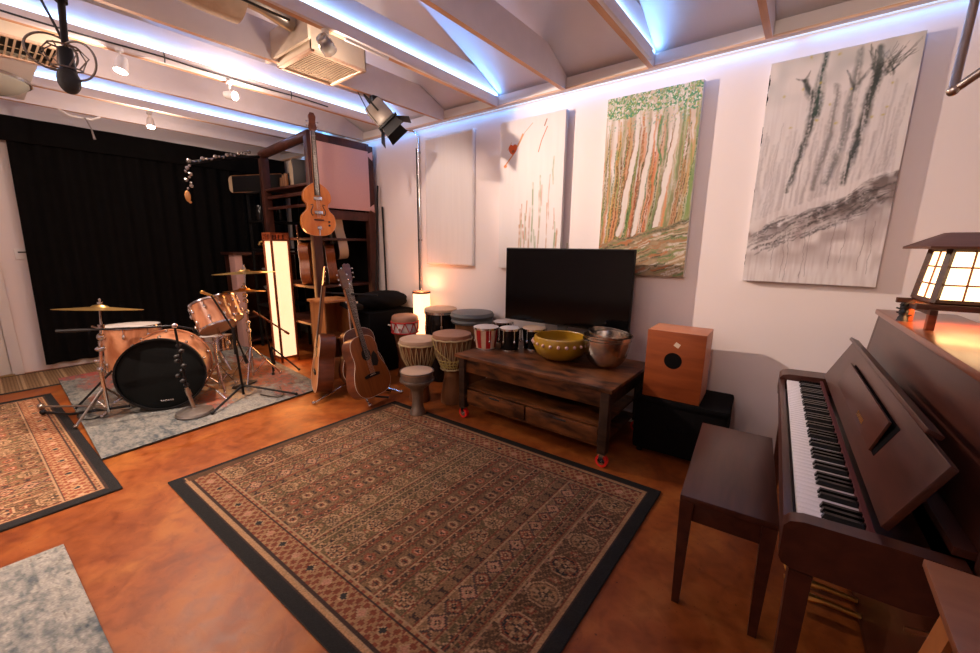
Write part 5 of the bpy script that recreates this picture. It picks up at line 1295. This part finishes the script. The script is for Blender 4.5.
spot_head('small angled ceiling spotlight aimed at the picture wall', -3.80, 1.46, (.15, 3.24, 1.72), True, 520, W1, bright='bulb2', size=1.2, drop=.10, glow=12, blend=1.)
spot_head('clear glass ceiling spotlight beside the ceiling vent', -2.45, 1.50, (-3.2, 3.24, 1.55), True, 62, W1, glass=True, bright='opal', size=1.0, drop=.08, r=.045, glow=4)
spot_head('added unseen fill spotlight above the left rugs', -3.77, -.8, (-3.6, -.1, 0), True, 170, W1, size=1.8, glow=24)  # added lamp, brightens the left floor and rugs
spot_head('added unseen fill spotlight behind the room centre', -2.45, -1.2, (-3.0, .3, 0), True, 62, W1, size=1.0, glow=20)  # unseen lamp put in for general fill and a brighter deck
spot_head('added unseen fill spotlight lighting the floor behind the camera', -1.06, -2.4, (-1.6, -2.8, 0), True, 150, (1, .70, .50), size=2.0, glow=32)  # added so the floor bounces warm fill onto walls and ceiling
spot_head('added unseen fill spotlight aimed at the wall over the piano', -.36, .2, (.15, 3.24, 1.85), True, 56, W1, size=1.0, glow=4)  # unseen lamp added to brighten the wall and canvases
# theatre light with barn doors
sg = T('stage_light', 'grey theatre spotlight with black barn doors hanging from a joist', 'stage light', (-3.14, 2.33, 2.70))
c0 = Vector((-3.13, 2.40, 2.570)); dr = Vector((.50, .46, -.73)).normalized(); A = Matrix.Translation(c0) @ align(dr)
L_ = sg.inv @ A
sg.p('body', B().box((0, 0, .0), (.165, .175, .19), bev=.025, mx=L_), 'lampsil')
sg.p('lens', B().cyl((0, 0, .100), (0, 0, .108), .070, seg=28, mx=L_), 'glassy')
sg.p('front_frame', B().box((0, .09, .108), (.20, .02, .018), mx=L_).box((0, -.09, .108), (.20, .02, .018), mx=L_).box((.09, 0, .108), (.02, .20, .018), mx=L_).box((-.09, 0, .108), (.02, .20, .018), mx=L_), 'black')
for k in range(4):
    Rk = L_ @ Rm(0, 0, k*PI/2) @ Matrix.Translation((.098, 0, .115)) @ Rm(0, D2(-38 if k % 2 else -62), 0)
    vs = [(0, -.075, 0), (.0, .075, 0), (.115, .095, 0), (.115, -.095, 0)]; vs = [(x, y, z) for x, y, z in vs]+[(x, y, z+.004) for x, y, z in vs]
    Rk = L_ @ Rm(0, 0, k*PI/2) @ Matrix.Translation((.088, 0, .115)) @ Rm(0, -D2(90-[30, 42, 30, 42][k]), 0)
    b = B(); b._new(vs, [[0, 1, 2, 3], [4, 5, 6, 7], [0, 1, 5, 4], [1, 2, 6, 5], [2, 3, 7, 6], [3, 0, 4, 7]], Rk)
    sg.p('barn_door', b, 'black')
sg.p('yoke', B().tube([(-.10, 0, 0), (-.12, 0, -.12), (-.08, 0, -.17), (.08, 0, -.17), (.12, 0, -.12), (.10, 0, 0)], .008, seg=6, mx=L_), 'black')
sg.p('clamp', B().box((-3.13, 2.34, 2.675), (.05, .06, .05), bev=.006).tube([(-3.13, 2.34, 2.66), tuple(A @ Vector((0, 0, -.17)))], .010, seg=8), 'black', world=True)
sg.p('safety_cable', B().tube([(-3.16, 2.20, 2.70), (-3.13, 2.28, 2.55), (-3.07, 2.36, 2.44)], .004, seg=6), 'wire', world=True)
# air vent box with louvred grille
vb = T('ceiling_vent', 'cream duct box with a slatted square grille between two joists', 'vent', (-2.94, 1.75, 2.68), group='ceiling vents')
def grille(t, cx, cy, w, l, z, n, ax, box_h=.16):
    b = B()
    for s in (-1, 1): b.box((cx+s*(w/2-.015), cy, z+.006), (.03, l, .014), bev=.002).box((cx, cy+s*(l/2-.015), z+.006), (w, .03, .014), bev=.002)
    t.p('frame', b, 'plate', world=True)
    b = B()
    for k in range(n):
        q = (k+.5)/n
        if ax == 'y': b.box((cx-w/2+.03+(w-.06)*q, cy, z+.006), (.009, l-.05, .004))
        else: b.box((cx, cy-l/2+.03+(l-.06)*q, z+.006), (w-.05, .010, .004))
    b.box((cx, cy, z+.008), (.006, l-.05, .004)) if ax != 'y' else b.box((cx, cy, z+.008), (w-.05, .006, .004))
    t.p('slats', b, 'creamp', world=True)
    t.p('dark_inside', B().box((cx, cy, z+.040), (w-.03, l-.03, .004)), 'black', world=True)
    b = B()
    for s in (-1, 1): b.box((cx+s*(w/2-.004), cy, z+.012+box_h/2), (.008, l, box_h)).box((cx, cy+s*(l/2-.004), z+.012+box_h/2), (w, .008, box_h))
    b.box((cx, cy, z+.012+box_h), (w, l, .008)); t.p('duct_box', b, 'cream', world=True)
grille(vb, -2.93, 1.75, .46, .42, 2.672, 15, 'y')
vb2 = T('ceiling_vent', 'long slatted cream grille at the left edge behind the hanging microphone', 'vent', (-4.26, .30, 2.66), group='ceiling vents')
grille(vb2, -4.24, .12, .46, .90, 2.665, 26, 'x')
# cream boxing around the vent: lowered side panels of the duct bay
solo('duct_side_board', 'cream painted board hanging between the vent and the joist', 'board', B().box((-2.93, 1.50, 2.79), (.60, .02, .17), bev=.002), 'cream', loc=(-2.93, 1.50, 2.79))
# insulated duct running between the joists
b = B(); b.tube([(-2.80, y, 2.865+.012*math.sin(y*9)) for y in np.linspace(-2.5, 1.18, 30)], .15, seg=20, rs=[.155+.010*math.sin(i*1.9) for i in range(30)])
solo('insulated_duct', 'fat tan insulated air duct lying above the joists at the top edge', 'duct', b, 'duct', loc=(-2.80, 0, 2.86))
b = B(); b.tube([(-2.78, 1.18, 2.86), (-2.78, 1.30, 2.85), (-2.80, 1.48, 2.83)], .06, seg=14, rs=[.055, .05, .055]); solo('flexible_duct', 'short grey flexible hose joining the duct to the vent box', 'duct', b, 'lampsil', loc=(-2.84, 1.25, 2.84))
# dome lamp, unlit
dl = T('dome_lamp', 'unlit opal glass dome ceiling lamp at the left edge', 'lamp', (-5.25, .16, 2.70))
dl.p('glass', B().lathe([(.34, 0), (.335, -.03), (.28, -.075), (.18, -.11), (.08, -.125), (.0005, -.128)], seg=48), 'opal'); dl.p('rim', B().lathe([(.335, .0), (.352, .0), (.352, -.022), (.335, -.022)], seg=48), 'nickel')
for a in (.4, 1.5, 2.6, 4.7): dl.p('clip', B().ball((.345*math.cos(a), .345*math.sin(a), -.018), .014, seg=6), 'nickel')
solo('lamp_board', 'flat painted board above the dome lamp between the joists', 'board', B().box((-5.23, .10, 2.712), (1.2, .8, .02), bev=.002), 'white', loc=(-5.23, .1, 2.712))
# cables
P = [(-3.79, y, 2.735-.012*abs(math.sin(y*3.1))) for y in np.linspace(-.6, 2.3, 40)]
t = T('ceiling_cable', 'long black cable clipped along the lit joist at upper left', 'cable', (-3.79, .8, 2.73))
t.p('cable', B().tube(P, .0055, seg=6), 'wire', world=True)
for y in (.15, 1.05, 1.95): t.p('clip', B().tube([(-3.79, y, 2.765), (-3.78, y, 2.735), (-3.795, y, 2.70)], .004, seg=5), 'wire', world=True)
b = B().tube([(-2.475, y, 2.69-.01*abs(math.sin(y*4))) for y in np.linspace(-.3, 1.3, 20)], .007, seg=6)
solo('ceiling_cable', 'black cable under the lit joist right of the insulated duct', 'cable', b, 'wire', loc=(-2.475, .5, 2.69))
b = B().tube([(-2.435, 1.62, 2.692), (-2.435, 1.95, 2.692)], .011, seg=8); solo('track_adaptor', 'short white track adaptor next to the clear glass spotlight', 'adaptor', b, 'metalwhite', loc=(-2.435, 1.8, 2.692))
# ceiling hook and cord before the curtain
t = T('hanging_cord', 'short grey cord hanging from a white bracket before the black curtain', 'cord', (-5.85, .90, 2.70))
t.p('bracket', B().tube([(-5.92, .72, 2.70), (-5.92, .80, 2.66), (-5.92, .95, 2.66), (-5.92, 1.02, 2.70)], .010, seg=8), 'white', world=True); t.p('cord', B().tube([(-5.90, .90, 2.66), (-5.88, .93, 2.56), (-5.87, .94, 2.46)], .008, seg=6, rs=[.006, .006, .012]), 'nickel', world=True)
# hanging studio microphone in a shock mount
mc = T('studio_microphone', 'black studio microphone in a wire shock mount hanging from the ceiling', 'microphone', (-2.87, .41, 2.12))
mc.p('pole', B().tube([(-3.14, .50, 2.70), (-2.97, .443, 2.60), (-2.915, .42, 2.36)], .014, seg=10).cyl((-2.975, .445, 2.615), (-2.963, .44, 2.565), .024, seg=10), 'blacksat', world=True)
mc.p('body', B().cyl((-2.905, .417, 2.34), (-2.885, .411, 2.235), .026, .030, seg=18), 'blacksat', world=True)
mc.p('grille', B().ball((-2.880, .406, 2.195), .042, seg=18, sc=(1, 1, 1.4)), 'charcoal', world=True)
b = B()
def ring(b, c, n, rr, w, th=.0045, sq=1.):
    A = Matrix.Translation(c) @ align(n); b.tube([A @ Vector((rr*math.cos(a), rr*sq*math.sin(a), 0)) for a in np.linspace(0, 2*PI, 36, endpoint=False)], th, seg=6, closed=True)
ring(b, (-2.965, .375, 2.33), (.95, -.15, -.15), .088, 0, .0050, .85)
ring(b, (-2.855, .445, 2.285), (.55, -.80, -.05), .092, 0, .0050, .9)
ring(b, (-2.90, .41, 2.35), (0.1, 0, 1), .052, 0, .004)
ring(b, (-2.885, .41, 2.25), (0.1, 0, 1), .052, 0, .004)
for k in range(8):
    a = k*PI/4; b.tube([(-2.90+.052*math.cos(a), .41+.052*math.sin(a), 2.35), (-2.90+.085*math.cos(a+.4), .41+.085*math.sin(a+.4), 2.31), (-2.885+.052*math.cos(a), .41+.052*math.sin(a), 2.25)], .003, seg=5)
mc.p('shock_mount', b, 'iron', world=True)
mc.p('cable', B().tube([(-3.06, .40, 2.70), (-3.04, .38, 2.58), (-2.98, .405, 2.46), (-2.93, .42, 2.37)], .006, seg=6), 'wire', world=True)
# blocking pieces seen on the deck above the joists
for k, (x, y) in enumerate(((-3.45, 1.05), (-3.45, 1.60))):
    pass

# ------------------------------------------------------------------ light of the rest of the room
w = bpy.data.worlds.new('world'); sc.world = w; w.use_nodes = True
w.node_tree.nodes['Background'].inputs[0].default_value = (.5, .42, .4, 1); w.node_tree.nodes['Background'].inputs[1].default_value = .05
vs_ = sc.view_settings; vs_.view_transform = 'Standard'; vs_.look = 'None'; vs_.gamma = 1; vs_.use_curve_mapping = False; vs_.exposure = 0.12
sc.cycles.use_denoising = True; sc.cycles.max_bounces = 7; sc.cycles.diffuse_bounces = 4; sc.cycles.glossy_bounces = 3; sc.cycles.transmission_bounces = 4
sc.cycles.sample_clamp_indirect = 4; sc.cycles.caustics_reflective = False; sc.cycles.caustics_refractive = False
